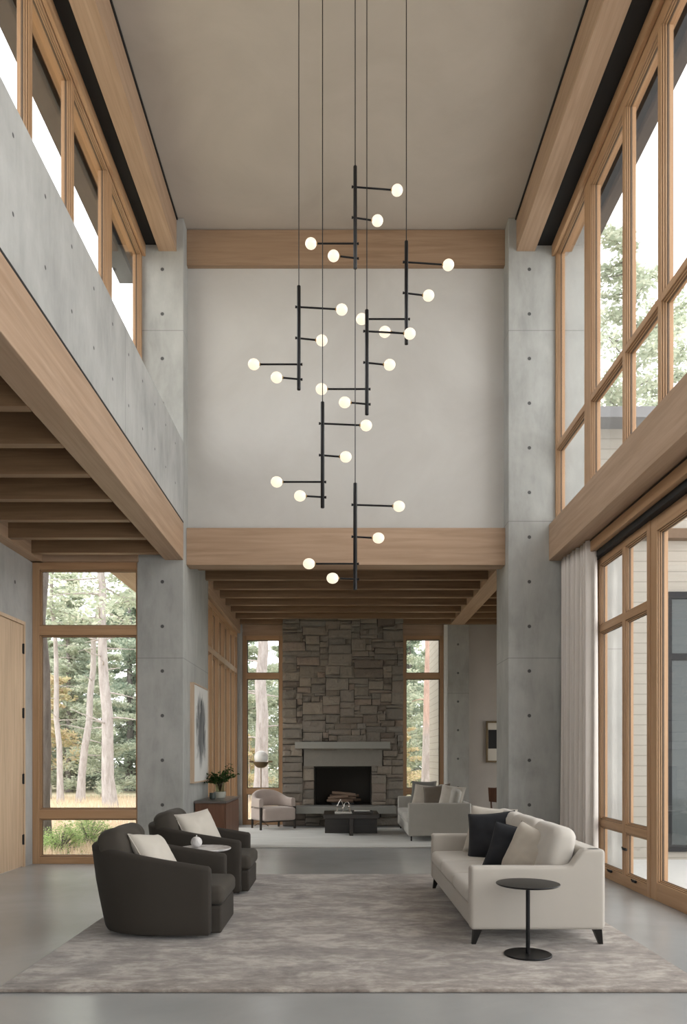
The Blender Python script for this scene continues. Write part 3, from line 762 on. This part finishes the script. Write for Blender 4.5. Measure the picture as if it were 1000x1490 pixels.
pillow('throw_pillow', .54, .52, .16, (1.60, 8.08, .70), 38, 18, M['pil_cream'], 'cream pillow behind the black one at the far end of the cream sofa', roll=3, seed=11)
pillow('throw_pillow', .50, .50, .17, (1.56, 7.80, .68), 30, 22, M['pil_black'], 'charcoal black pillow at the far end of the cream sofa', roll=-7, seed=12)
pillow('throw_pillow', .46, .44, .16, (1.57, 6.88, .655), 28, 20, M['pil_black'], 'charcoal black pillow tucked behind the beige one near the sofa arm', roll=10, seed=13)
pillow('throw_pillow', .46, .46, .18, (1.62, 6.50, .67), 58, 20, M['pil_beige'], 'beige pillow leaning beside the near arm of the cream sofa', roll=14, seed=14)

fs_ = make_sofa('sofa', 'greige sofa with slab arms beside the stone fireplace', (1.18, 13.1, .022), 0, 2.4, 1.10, .66, .66, .085, .43, M['farsofa'], M['farsofa'], M['metal'], .09, .15, 2, 'thin')
for k in range(2):
    bc = soft(1.08, .48, .22, 60 + k, e1=.36, sag=.03)
    bc.xf(Matrix.Translation((.84, .64 + 1.1 * k, .68)) @ Matrix.Rotation(-PI / 2, 4, 'Z') @ Matrix.Rotation(math.radians(-12), 4, 'X')).build('back_cushion', M['farsofa'], fs_, smooth=True, angle=180)
pillow('throw_pillow', .50, .50, .15, (1.62, 14.75, .77), 25, 18, M['pil_grey'], 'dark grey pillow farthest left on the greige sofa', seed=21)
pillow('throw_pillow', .46, .46, .15, (1.60, 14.35, .73), 25, 20, M['pil_beige'], 'light beige pillow in front of the grey one on the greige sofa', seed=22, roll=5)
pillow('throw_pillow', .52, .48, .16, (1.76, 13.75, .74), 30, 20, M['pil_brown'], 'dark brown pillow in the middle of the greige sofa', seed=23, roll=-9)
pillow('throw_pillow', .46, .46, .17, (1.98, 13.42, .75), 30, 18, M['pil_cream'], 'cream pillow by the near arm of the greige sofa', seed=24, roll=6)

# ------------------------------------------------------------------ coffee table
ct = thing('coffee_table', 'dark stained square coffee table with crossed panel base', 'coffee table', (.21, 14.50, .022))
MB().box(-.52, .52, -.50, .50, .315, .395).build('table_top', M['darkwood'], ct, bevel=.005)
MB().box(-.50, .50, -.035, .035, 0, .315).build('base_panel', M['darkwood'], ct, bevel=.003)
MB().box(-.035, .035, -.50, .50, 0, .314).build('base_panel', M['darkwood'], ct, bevel=.003)
TZ = .417
bk = MB().rbox(-.16, .16, -.11, .11, 0, .028, .004).build('book', M['book'], None, smooth=True); bk.location = (.06, 14.28, TZ)
MB().box(-.155, .162, -.105, .105, .004, .024).build('pages', M['white'], bk)
tag(bk, 'pale coffee table book under the silver sculptures', 'book')
tr_ = thing('tray', 'dark low tray on the right of the coffee table', 'tray', (.43, 14.45, TZ))
MB().box(-.20, .20, -.14, .14, 0, .01).build('tray_base', M['darkwood'], tr_)
MB().box(-.20, -.188, -.14, .14, .01, .035).box(.188, .20, -.14, .14, .01, .035).box(-.188, .188, -.14, -.128, .01, .035).box(-.188, .188, .128, .14, .01, .035).build('tray_rim', M['darkwood'], tr_)
bk2 = MB().rbox(-.15, .15, -.1, .1, 0, .028, .004).build('book', M['white'], None, smooth=True); bk2.location = (.42, 14.45, TZ + .011)
MB().box(-.145, .152, -.095, .095, .004, .024).build('pages', M['book'], bk2)
tag(bk2, 'white book lying in the dark coffee table tray', 'book')
s1 = MB()
s1.tube([(-.07, 0, 0), (-.068, .01, .06), (-.06, .0, .12), (-.03, 0, .19), (0, 0, .235), (.03, 0, .17), (.042, 0, .10), (.045, .0, .03), (.047, 0, 0)], [.012, .007, .010, .006, .009, .006, .009, .007, .012], 8)
s1.sphere((-.062, 0, .12), .016, 10, 8).sphere((.043, 0, .08), .014, 10, 8).tube([(-.055, 0, .13), (-.09, -.01, .11)], .006, 6).tube([(-.04, 0, .07), (.04, 0, .075)], .005, 6)
o = s1.build('sculpture', M['chrome'], None, smooth=True); o.location = (.015, 14.26, TZ + .028); tag(o, 'taller pointed silver sculpture on the pale coffee table book', 'sculpture', 'silver sculptures')
s2 = MB().tube([(-.075, 0, .15), (-.04, 0, .185), (0, 0, .18), (.022, 0, .14), (.02, 0, .09), (.024, 0, .04), (.022, 0, 0)], [.006, .006, .007, .009, .007, .009, .012], 8)
s2.sphere((.02, 0, .10), .017, 10, 8).tube([(.02, 0, .06), (-.03, 0, .07)], .005, 6).tube([(-.075, 0, .15), (-.08, 0, .10)], .005, 6)
o = s2.build('sculpture', M['chrome'], None, smooth=True); o.location = (.155, 14.26, TZ + .028); tag(o, 'shorter hooked silver sculpture on the pale coffee table book', 'sculpture', 'silver sculptures')

# ------------------------------------------------------------------ blush barrel chair (faces -y locally)
bc_ = thing('barrel_chair', 'blush upholstered barrel chair with dark wood legs by the far window', 'armchair', (-1.385, 15.45, 0.022), math.radians(33)); bc_.scale = (1.12, 1.1, 1)
def band():
    a, b = .37, .33; vs = []; fs = []; th = .085; secs = []
    n = 30
    for i in range(n + 1):
        q = math.radians(-38 + 256 * i / n)
        x, y = math.cos(q), math.sin(q)
        ex = 2 / 2.6
        X = math.copysign(abs(x) ** ex, x) * a; Yy = math.copysign(abs(y) ** ex, y) * b
        if y < 0: X = math.copysign(a, x) * (1 - .0 * abs(y)); Yy = y * b * 1.0
        back = max(0, y); zt = .625 + .165 * back ** 1.5; zb_ = .44 + .0 * back
        nrm = Vector((X / a, Yy / b, 0)); nrm = Vector((math.copysign(1, x), 0, 0)) if y < 0 else nrm.normalized()
        s_ = []
        for k in range(14):
            w_ = 2 * PI * k / 14; cx, cz = math.cos(w_), math.sin(w_)
            e2 = .45
            s_.append((X - nrm.x * th / 2 + nrm.x * math.copysign(abs(cx) ** e2, cx) * th / 2, Yy - nrm.y * th / 2 + nrm.y * math.copysign(abs(cx) ** e2, cx) * th / 2, (zt + zb_) / 2 + math.copysign(abs(cz) ** e2, cz) * (zt - zb_) / 2))
        secs.append(s_)
    for s_ in secs: vs += s_
    for i in range(len(secs) - 1):
        for k in range(14):
            k2 = (k + 1) % 14; fs.append((i * 14 + k, i * 14 + k2, (i + 1) * 14 + k2, (i + 1) * 14 + k))
    fs.append(tuple(range(14))[::-1]); fs.append(tuple((len(secs) - 1) * 14 + k for k in range(14)))
    return MB().add(vs, fs)
band().build('backrest', M['pinkfab'], bc_, smooth=True, angle=60)
cush((-.325, .325, -.32, .25, .175, .435), .02, .05).build('seat', M['pinkfab'], bc_, smooth=True, angle=180)
for x in (-.345, .345):
    MB().tube([(x, -.22, 0), (x, -.22, .45)], [.022, .027], 8).build('leg', M['darkwood'], bc_)
    MB().tube([(x * .8, .27, 0), (x * .8, .25, .45)], [.020, .026], 8).build('leg', M['darkwood'], bc_)
MB().box(-.34, .34, -.235, -.205, .15, .185).build('seat_frame', M['darkwood'], bc_)

# ------------------------------------------------------------------ floor lamp
fl = thing('floor_lamp', 'globe floor lamp with bronze bowl standing behind the blush chair', 'lamp', (-1.68, 16.06, 0))
MB().tube([(0, 0, .02), (0, 0, 1.26)], .011, 10).build('pole', M['bronze'], fl)
for k in range(3):
    a = 2 * PI * k / 3 + .5
    MB().tube([(0, 0, .10), (math.cos(a) * .09, math.sin(a) * .09, .07), (math.cos(a) * .17, math.sin(a) * .17, .006)], .009, 8).build('foot', M['bronze'], fl)
MB().lathe([(.02, 1.245), (.07, 1.25), (.12, 1.285), (.158, 1.345), (.175, 1.372), (.165, 1.375), (.12, 1.30), (.03, 1.27), (1e-5, 1.27)], seg=28).build('bowl', M['bronze'], fl, smooth=True)
MB().sphere((0, 0, 1.465), .148).build('globe', M['opal'], fl, smooth=True, angle=180)
for sx in (-1, 1): MB().rbox(sx * .20 - .045, sx * .20 + .045, -.03, .03, 1.36, 1.40, .01).build('bracket', M['bronze'], fl)

# ------------------------------------------------------------------ sideboard & plant
sb = thing('sideboard', 'low walnut sideboard against the concrete wall under the painting', 'sideboard', (-1.93, 11.93, 0))
MB().box(-.225, .215, -.70, .70, .06, .795).build('body', M['walnut'], sb, bevel=.003)
MB().box(-.235, .245, -.73, .73, .797, .83).build('top', plain('smoked_top', (.10, .085, .075), .3), sb, bevel=.003)
for k in range(4): MB().box(.217, .236, -.695 + .35 * k, -.35 + .35 * k, .075, .785).build('door', M['walnut'], sb, bevel=.003)
MB().box(-.20, .19, -.66, .66, 0, .06).build('plinth', M['black'], sb)
pl = thing('potted_branches', 'leafy dark green branches in a glass vase on a stoneware bowl', 'plant', (-1.92, 12.08, .832))
MB().lathe([(.06, 0), (.085, .004), (.094, .05), (.094, .095), (.087, .1), (.08, .095), (.08, .02), (1e-5, .015)], seg=28).build('bowl', M['ceramic'], pl, smooth=True)
MB().lathe([(1e-5, .022), (.06, .022), (.072, .06), (.072, .18), (.080, .245), (.076, .245), (.068, .18), (.068, .06), (1e-5, .03)], seg=28).build('glass_vase', M['vaseglass'], pl, smooth=True)
rp = random.Random(5); stm = MB(); lv = MB()
for k in range(52):
    a = rp.uniform(0, 2 * PI); L = rp.uniform(.16, .36); el = rp.uniform(.25, 1.35); L *= .55 if math.cos(a) < .1 else 1
    pts = [Vector((0, 0, .06))]; p = Vector((math.cos(a) * .045, math.sin(a) * .045, .235)); pts.append(p.copy())
    for j in range(6):
        p = p + Vector((math.cos(a) * math.cos(el), math.sin(a) * math.cos(el), math.sin(el))) * L / 6; el -= .09; pts.append(p.copy())
        for sd in range(3):
            b = rp.uniform(0, 2 * PI); ln = rp.uniform(.032, .055); dr = Vector((math.cos(b), math.sin(b), rp.uniform(-.3, .7))).normalized(); sdv = dr.cross(Vector((rp.random(), rp.random(), rp.random()))).normalized() * ln * .32
            q = p + dr * .008
            lv.add([q, q + dr * ln * .5 + sdv, q + dr * ln, q + dr * ln * .5 - sdv], [(0, 1, 2, 3)])
    stm.tube(pts, .0025, 5)
stm.build('stem', M['chairwood'], pl); lv.build('leaves', M['leaf_indoor'], pl)
o = MB().lathe([(.038, 0), (.048, .01), (.052, .06), (.05, .10), (.045, .10), (.046, .06), (.04, .012), (1e-5, .012)], seg=24).build('cup', M['cup'], None, smooth=True); o.location = (-1.97, 11.68, .832)
tag(o, 'small dark green cup beside the vase on the sideboard', 'cup')

# ------------------------------------------------------------------ paintings
t = NT('ink_canvas'); co = t.coord(); sp = t.n('ShaderNodeSeparateXYZ'); t.l(co, sp.inputs[0])
nz = t.noise(t.coord((1, 2.6, .8)), 2.6, 7, .7, .7); ny = t.noise(t.coord((1, 9, .7)), 1.6, 4)
yy = t.math('MULTIPLY', t.math('SUBTRACT', sp.outputs['Y'], .02), 1 / .47); zz = t.math('MULTIPLY', t.math('SUBTRACT', sp.outputs['Z'], .76), 1 / .58)
dd = t.math('ADD', t.math('MULTIPLY', yy, yy), t.math('MULTIPLY', zz, zz))
dd = t.math('ADD', dd, t.math('MULTIPLY', t.math('SUBTRACT', nz, .5), 3.6))
mk = t.ramp(dd, [(.45, (1, 1, 1)), (.95, (0, 0, 0))])
sh = t.ramp(ny, [(.35, (.03, .032, .035)), (.65, (.24, .245, .245))])
M['ink'] = t.bsdf(t.mix(mk, (.62, .61, .58), sh), .8)
pa = thing('framed_painting', 'large framed abstract painting of a dark ink brush form on white', 'painting', (XL, 11.58, 1.10))
MB().box(.01, .045, -.58, .60, .02, 1.45).build('canvas', M['ink'], pa)
MB().box(.0, .058, -.62, -.58, 0, 1.47).box(0, .058, .60, .64, 0, 1.47).box(0, .058, -.58, .60, 0, .02).box(0, .058, -.58, .60, 1.45, 1.47).build('frame', wood('pale_oak', 'z', (.40, .29, .20), (.55, .42, .31)), pa)
pb = thing('framed_artwork', 'small artwork with a black block between cream bands on the far wall', 'painting', (3.53, 16.5, 1.36))
MB().box(-.31, .31, -.035, -.005, .04, .86).build('canvas', M['pil_cream'], pb)
MB().box(-.30, .30, -.040, -.034, .30, .71).build('black_block', M['black'], pb)
MB().box(-.35, -.31, -.05, 0, 0, .90).box(.31, .35, -.05, 0, 0, .90).box(-.31, .31, -.05, 0, 0, .04).box(-.31, .31, -.05, 0, .86, .90).build('frame', M['bronze'], pb)

# ------------------------------------------------------------------ dining chair in the side bay
dc = thing('dining_chair', 'dark reddish wood chair with pale seat half hidden by the right pier', 'chair', (2.98, 14.0, 0), math.radians(-20))
cush((-.23, .23, -.23, .22, .42, .48), .012, .03).build('seat', M['pil_cream'], dc, smooth=True, angle=180)
for x in (-.2, .2):
    MB().tube([(x, -.2, 0), (x, -.2, .42)], [.014, .02], 8).build('leg', M['chairwood'], dc)
    MB().tube([(x, .22, 0), (x, .21, .45), (x * 1.1, .25, .70)], [.014, .02, .018], 8).build('leg', M['chairwood'], dc)
vs = []; fs = []
for sd in (0, 1):
    for i in range(9):
        u = i / 4 - 1
        y = .25 - .06 * u * u * 1 + sd * .022 - .0
        vs += [(u * .25, y, .62 + .02 * u * u), (u * .27, y + .02, .93 - .045 * abs(u) ** 2 + .02 * math.cos(u * 6))]
for i in range(8):
    q = i * 2; fs += [(q, q + 2, q + 3, q + 1), (18 + q, 18 + q + 1, 18 + q + 3, 18 + q + 2), (q + 1, q + 3, 18 + q + 3, 18 + q + 1), (q, 18 + q, 18 + q + 2, q + 2)]
fs += [(0, 1, 19, 18), (16, 34, 35, 17)]
MB().add(vs, fs).build('backrest', M['chairwood'], dc, smooth=True)
MB().box(-.22, .22, -.22, .22, .385, .42).build('seat_frame', M['chairwood'], dc)

# ------------------------------------------------------------------ curtain
vs = []; fs = []; NU, NV = 150, 14
for j in range(NV + 1):
    v = j / NV; z = .02 + 4.18 * v
    for i in range(NU + 1):
        u = i / NU; y = 9.42 + (10.44 - 9.42) * u
        amp = .055 + .015 * (1 - v)
        x = 3.155 - .075 * u + amp * math.sin(u * 2 * PI * 9.5 + .5 * math.sin(u * 9)) + .012 * math.sin(u * 41 + v * 2)
        vs.append((x, y + .01 * math.sin(v * 3 + u * 30) * (1 - v), z))
for j in range(NV):
    for i in range(NU):
        q = j * (NU + 1) + i; fs.append((q, q + 1, q + NU + 2, q + NU + 1))
cu = MB().add(vs, fs).build('curtain', M['curtain'], None, smooth=True, angle=180)
md = cu.modifiers.new('solid', 'SOLIDIFY'); md.thickness = .004
tag(cu, 'full height pale linen curtain gathered beside the concrete pier', 'curtain')
struct('trim_16', B(3.13, 3.18, 1, 10.45, 4.185, 4.205), M['metal'], 'dark curtain track under the right beam', 'trim')

# ------------------------------------------------------------------ pendants
def px(x, y, Y): return ((x - 495) * Y / 1100, 1.5 + (1100 - y) * Y / 1100)
def make_pendant(loc, top, label):
    p = thing('pendant_light', label, 'pendant light', loc, 0, 'black linear pendant lights with globe arms')
    L = .97
    MB().lathe([(1e-5, -L), (.0165, -L), (.0175, -L + .004), (.0175, -.004), (.015, 0), (1e-5, 0)], seg=20).build('rod', M['metal'], p, smooth=True)
    for (rx, ax, gz) in ((.401, 31, 34), (.213, 76.5, 77), (-.42, 115, 115), (-.205, 137, 135.5)):
        s_ = 1 if rx > 0 else -1; z = -ax / 157; dy = .04 if rx > 0 else -.035
        if abs(rx) > .3 and rx < 0: dy = 0
        zg = z - (.0)
        pts = [(-s_ * .030, -dy * .08, z), (rx - s_ * .055, dy * .86, zg)]
        a = MB().tube(pts, .0085, 10).build('arm', M['metal'], p, smooth=True)
        MB().tube([(-s_ * .034, -dy * .08, z), (-s_ * .022, -dy * .05, z)], .012, 10).build('knob', M['metal'], a, smooth=True)
        MB().tube([(rx - s_ * .062, dy * .85, zg), (rx - s_ * .047, dy * .9, zg)], .013, 10).build('ferrule', M['brass'], a, smooth=True)
        MB().sphere((rx, dy, zg), .0535, 28, 16, (1.02, 1.02, .9)).build('globe', M['globe'], a, smooth=True, angle=180)
    return p
pend = [(517, 242, 7.17, 'pendant hanging highest, in front of the top beam'),
        (591.5, 351, 7.115, 'pendant hanging farthest right of the cluster'),
        (435, 416, 7.06, 'pendant hanging farthest left of the cluster'),
        (534, 451, 7.00, 'pendant hanging just right of centre, overlapping the rightmost one'),
        (469.5, 585, 6.93, 'pendant left of centre, second lowest of the cluster'),
        (517, 703, 6.87, 'pendant hanging lowest, crossing the opening beam')]
P0 = None
for i, (x, y, Y, lab) in enumerate(pend):
    X, Z = px(x, y, Y)
    if P0 is None: P0 = o = make_pendant((X, Y, Z), 0, lab)
    else: o = copy_tree(P0); o.location = (X, Y, Z); o['label'] = lab
for o, (x, y, Y, lab) in zip([P0] + [q for q in COL.objects if q.name.startswith('pendant_light.')], pend):
    Z = o.location.z; top = ZC - Z
    MB().tube([(0, 0, 0), (0, 0, top)], .0042, 8).build('cable', M['metal'], o)
    MB().lathe([(.05, top - .03), (.055, top - .025), (.055, top)], seg=24).build('ceiling_rose', M['metal'], o, smooth=True)

# ------------------------------------------------------------------ outside plants
def leaf_cluster(mb, c, rad, n, size, r, flat=1.0):
    for _ in range(n):
        while True:
            p = Vector((r.uniform(-1, 1), r.uniform(-1, 1), r.uniform(-1, 1)))
            if p.length < 1: break
        p = Vector((p.x * rad, p.y * rad, p.z * rad * flat)) + c
        d = Vector((r.uniform(-1, 1), r.uniform(-1, 1), r.uniform(-.5, .5))).normalized(); e = d.cross(Vector((r.uniform(-1, 1), r.uniform(-1, 1), r.uniform(-1, 1)))).normalized()
        s_ = size * r.uniform(.45, 1.1)
        mb.add([p - d * s_, p + e * s_ * .4, p + d * s_, p - e * s_ * .4], [(0, 1, 2, 3)])
def trunk_pts(h, lean, r, wob=.15, n=12):
    return [(lean[0] * (i / n) + r.uniform(-wob, wob) * (i > 0) * .4, lean[1] * (i / n), h * i / n) for i in range(n + 1)]
def make_tree(name, label, loc, h, r0, lean=(0, 0), barkm='bark_pale', leafm_='leaf_pine', base=.45, spread=2.4, nb=26, dens=90, size=.11, seed=1, group=None, flat=.45, dead=6):
    r = random.Random(seed); tr = thing(name, label, 'tree', loc, 0, group)
    pts = trunk_pts(h, lean, r)
    n = len(pts)
    MB().tube(pts, [r0 * (1.25 if i == 0 else 1) * (1 - .75 * i / (n - 1)) for i in range(n)], 10).build('trunk', M[barkm], tr, smooth=True)
    br = MB(); lf = MB()
    def at(z):
        k = min(n - 2, int(z / h * (n - 1))); f = z / h * (n - 1) - k; a, b = Vector(pts[k]), Vector(pts[k + 1]); return a + (b - a) * f
    for k in range(nb + dead):
        if k < dead: z = h * r.uniform(.15, base) ; L = spread * r.uniform(.25, .5)
        else:
            f = (k - dead) / nb; z = h * (base + (1 - base) * f * .97); L = spread * (1 - f * .75) * r.uniform(.7, 1.1)
        a = r.uniform(0, 2 * PI); p = at(z); q = [p]
        el = r.uniform(-.1, .35)
        for j in range(4):
            q.append(q[-1] + Vector((math.cos(a), math.sin(a), el)) * L / 4); el += r.uniform(-.15, .15); a += r.uniform(-.25, .25)
        br.tube(q, [r0 * .16, r0 * .13, r0 * .1, r0 * .06, .008], 5)
        if k >= dead:
            for j in range(1, 5):
                leaf_cluster(lf, q[j], L * .26 + .1, int(dens / 2.3), size, r, flat)
    br.build('branches', M[barkm], tr); lf.build('foliage', M[leafm_], tr)
    return tr
def rename_copy(src, label, loc, rz, sc, group):
    c = copy_tree(src); c['label'] = label; c.location = loc; c.rotation_euler = (0, 0, rz); c.scale = (sc,) * 3
    if group: c['group'] = group
    return c
T1 = make_tree('pine_tree', 'thick pale straight pine trunk centred in the tall left window', (-6.68, 22, -.03), 11, .19, (-.45, 0), base=.5, spread=2.6, nb=22, dens=110, seed=31, dead=14)
T2 = make_tree('pine_tree', 'slimmer leaning pine left of the thick pale trunk', (-8.42, 24.5, -.03), 10.5, .13, (.95, 0), base=.55, spread=2.2, nb=18, dens=90, seed=32, dead=10)
T3 = make_tree('pine_tree', 'thin pale pine near the left edge of the tall left window', (-8.95, 24.2, -.03), 11, .10, (-.45, 0), base=.5, spread=2.0, nb=18, dens=90, seed=33, dead=8)
T4 = make_tree('pine_tree', 'rough dark trunk close outside the left edge of the tall window', (-4.98, 12.4, -.03), 9.0, .21, (.02, 0), barkm='bark_dark', base=.8, spread=1.2, nb=6, dens=60, seed=34, dead=0)
T5 = make_tree('pine_tree', 'pale pine trunk seen through the window left of the chimney', (-2.33, 22, -.03), 11, .22, (.1, 0), base=.55, spread=2.4, nb=20, dens=110, seed=35, dead=8)
T6 = make_tree('pine_tree', 'reddish bark pine seen through the window right of the chimney', (2.40, 21.5, -.03), 11, .18, (.25, 0), barkm='bark_red', base=.5, spread=2.2, nb=18, dens=100, seed=36, dead=10)
E1 = make_tree('evergreen_tree', 'dense evergreen in the woodland behind the tall left window', (-9.2, 33, -.03), 10.5, .18, barkm='bark_dark', leafm_='leaf_ever', base=.02, spread=2.8, nb=46, dens=200, size=.13, seed=41, dead=0, group='evergreens in the woodland')
E2 = make_tree('evergreen_tree', 'dense evergreen in the woodland behind the tall left window', (-12.0, 34, -.03), 10.0, .18, barkm='bark_dark', leafm_='leaf_pine', base=.03, spread=2.6, nb=42, dens=190, size=.13, seed=42, dead=0, group='evergreens in the woodland')
G1 = make_tree('autumn_tree', 'small golden leaved tree low in the left part of the tall left window', (-10.4, 27.0, -.03), 4.6, .08, barkm='bark_pale', leafm_='leaf_gold', base=.2, spread=1.5, nb=24, dens=120, size=.09, seed=43, dead=0)
re_ = random.Random(77); k = 0
lab_far = 'dense evergreen in the woodland seen through the glass'
for row, (Y, sp_, sc) in enumerate(((31, 3.7, .80), (35, 3.9, .9), (39.5, 4.4, 1.02), (44.5, 5.0, 1.2))):
    x = -22 + row * 1.7
    while x < 13:
        k += 1
        if x < 8.5 or row > 0:
            rename_copy(E1 if k % 2 else E2, lab_far, (x + re_.uniform(-.6, .6), Y + re_.uniform(-1, 1), -.03), re_.uniform(0, 6.28), sc * re_.uniform(.85, 1.1), 'evergreens in the woodland')
        x += sp_
E1['label'] = E2['label'] = lab_far
# midground greens closer to the glass
for (x, y, s_, lab) in ((-8.6, 27.5, .62, 'young evergreen right of the thick trunk in the tall left window'), (-3.5, 27, .75, 'young evergreen left in the window left of the chimney'), (-2.0, 29, .7, 'young evergreen right in the window left of the chimney'), (1.75, 27, .7, 'young evergreen left in the window right of the chimney')):
    rename_copy(E2, lab, (x, y, -.03), x, s_, None)
rename_copy(G1, 'small golden leaved tree low in the window left of the chimney', (-3.0, 25, -.03), 2, .5, None)
rename_copy(G1, 'small golden leaved tree low in the window right of the chimney', (2.2, 25.5, -.03), 4, .55, None)
# tall trees right, seen through the upper windows
TR = make_tree('broadleaf_tree', 'tall airy tree behind the upper right windows, left of the group', (8.3, 22.5, -.03), 17.6, .2, (.4, 0), barkm='bark_dark', leafm_='leaf_pine', base=.35, spread=2.8, nb=50, dens=110, size=.12, seed=51, dead=0, flat=.6)
rename_copy(TR, 'tall airy tree behind the upper right windows, middle of the group', (11.6, 26, -.03), 2.2, 1.0, None)
rename_copy(TR, 'tall airy tree behind the upper right windows, right of the group', (14.4, 22, -.03), 4.1, .85, None)
# shrubs
def shrub(label, loc, rad, h, seed):
    r = random.Random(seed); s_ = thing('shrub', label, 'shrub', loc, 0, 'shrubs by the tall left window'); lf = MB(); stm = MB()
    for k in range(46):
        a = r.uniform(0, 2 * PI); d = r.uniform(0, 1) ** .6 * rad; z = h * r.uniform(.2, 1) * (1 - .4 * (d / rad) ** 2)
        p = Vector((math.cos(a) * d, math.sin(a) * d, z)); stm.tube([(0, 0, 0), p * .5 + Vector((0, 0, .03)), p], .006, 5)
        leaf_cluster(lf, p, .11, 55, .026, r, 1)
    stm.build('stem', M['bark_dark'], s_); lf.build('foliage', M['leaf_bush'], s_)
shrub('rounded green shrub low at the left of the tall left window', (-4.42, 11.95, -.03), .34, .46, 61)
shrub('rounded green shrub low in the middle of the tall left window', (-4.30, 12.95, -.03), .36, .50, 62)
gr_ = MB(); rg = random.Random(9)
for _ in range(26000):
    Y = 11.2 + rg.random() ** 1.3 * 16; X = rg.uniform(-.52, .22) * Y
    if X > -2.95 and Y < 17.5 or 2 < X < 2.6 and Y < 19: continue
    hgt = rg.uniform(.08, .30) * (1 if Y > 14 else .6); a = rg.uniform(0, 2 * PI); w = .012
    lx, ly = rg.uniform(-.1, .1), rg.uniform(-.1, .1)
    gr_.add([(X - math.cos(a) * w, Y - math.sin(a) * w, -.04), (X + math.cos(a) * w, Y + math.sin(a) * w, -.04), (X + lx, Y + ly, hgt)], [(0, 1, 2)])
tag(gr_.build('dry_grass', M['straw'], None), 'dry straw coloured grass growing over the meadow outside', 'grass', None, 'stuff')

# ------------------------------------------------------------------ light, world, camera
w = bpy.data.worlds.new('World'); scene.world = w; w.use_nodes = True
nt = w.node_tree; nt.nodes.clear()
ou = nt.nodes.new('ShaderNodeOutputWorld'); bg = nt.nodes.new('ShaderNodeBackground')
tc = nt.nodes.new('ShaderNodeTexCoord'); sx = nt.nodes.new('ShaderNodeSeparateXYZ'); rp_ = nt.nodes.new('ShaderNodeValToRGB')
nt.links.new(tc.outputs['Generated'], sx.inputs[0]); nt.links.new(sx.outputs['Z'], rp_.inputs[0])
e = rp_.color_ramp.elements; e[0].position = 0; e[0].color = (.915, .925, .92, 1); e[1].position = .8; e[1].color = (.98, .993, .985, 1)
nt.links.new(rp_.outputs[0], bg.inputs[0]); bg.inputs[1].default_value = 1.0
nt.links.new(bg.outputs[0], ou.inputs[0])

cam = bpy.data.cameras.new('camera'); co_ = bpy.data.objects.new('camera', cam); COL.objects.link(co_)
co_.location = (0, 0, 1.5); co_.rotation_euler = (PI / 2, 0, 0)
cam.sensor_fit = 'VERTICAL'; cam.sensor_height = 36; cam.lens = 1100 / 1490 * 36
cam.shift_y = 355 / 1490; cam.shift_x = 5 / 1490; cam.clip_start = .05; cam.clip_end = 300
scene.camera = co_
vs_ = scene.view_settings; vs_.view_transform = 'Standard'; vs_.look = 'None'; vs_.gamma = 1; vs_.use_curve_mapping = False; vs_.exposure = 2.12
cy = scene.cycles; cy.use_denoising = True; cy.max_bounces = 10; cy.diffuse_bounces = 5; cy.glossy_bounces = 4; cy.transparent_max_bounces = 12; cy.sample_clamp_indirect = 6
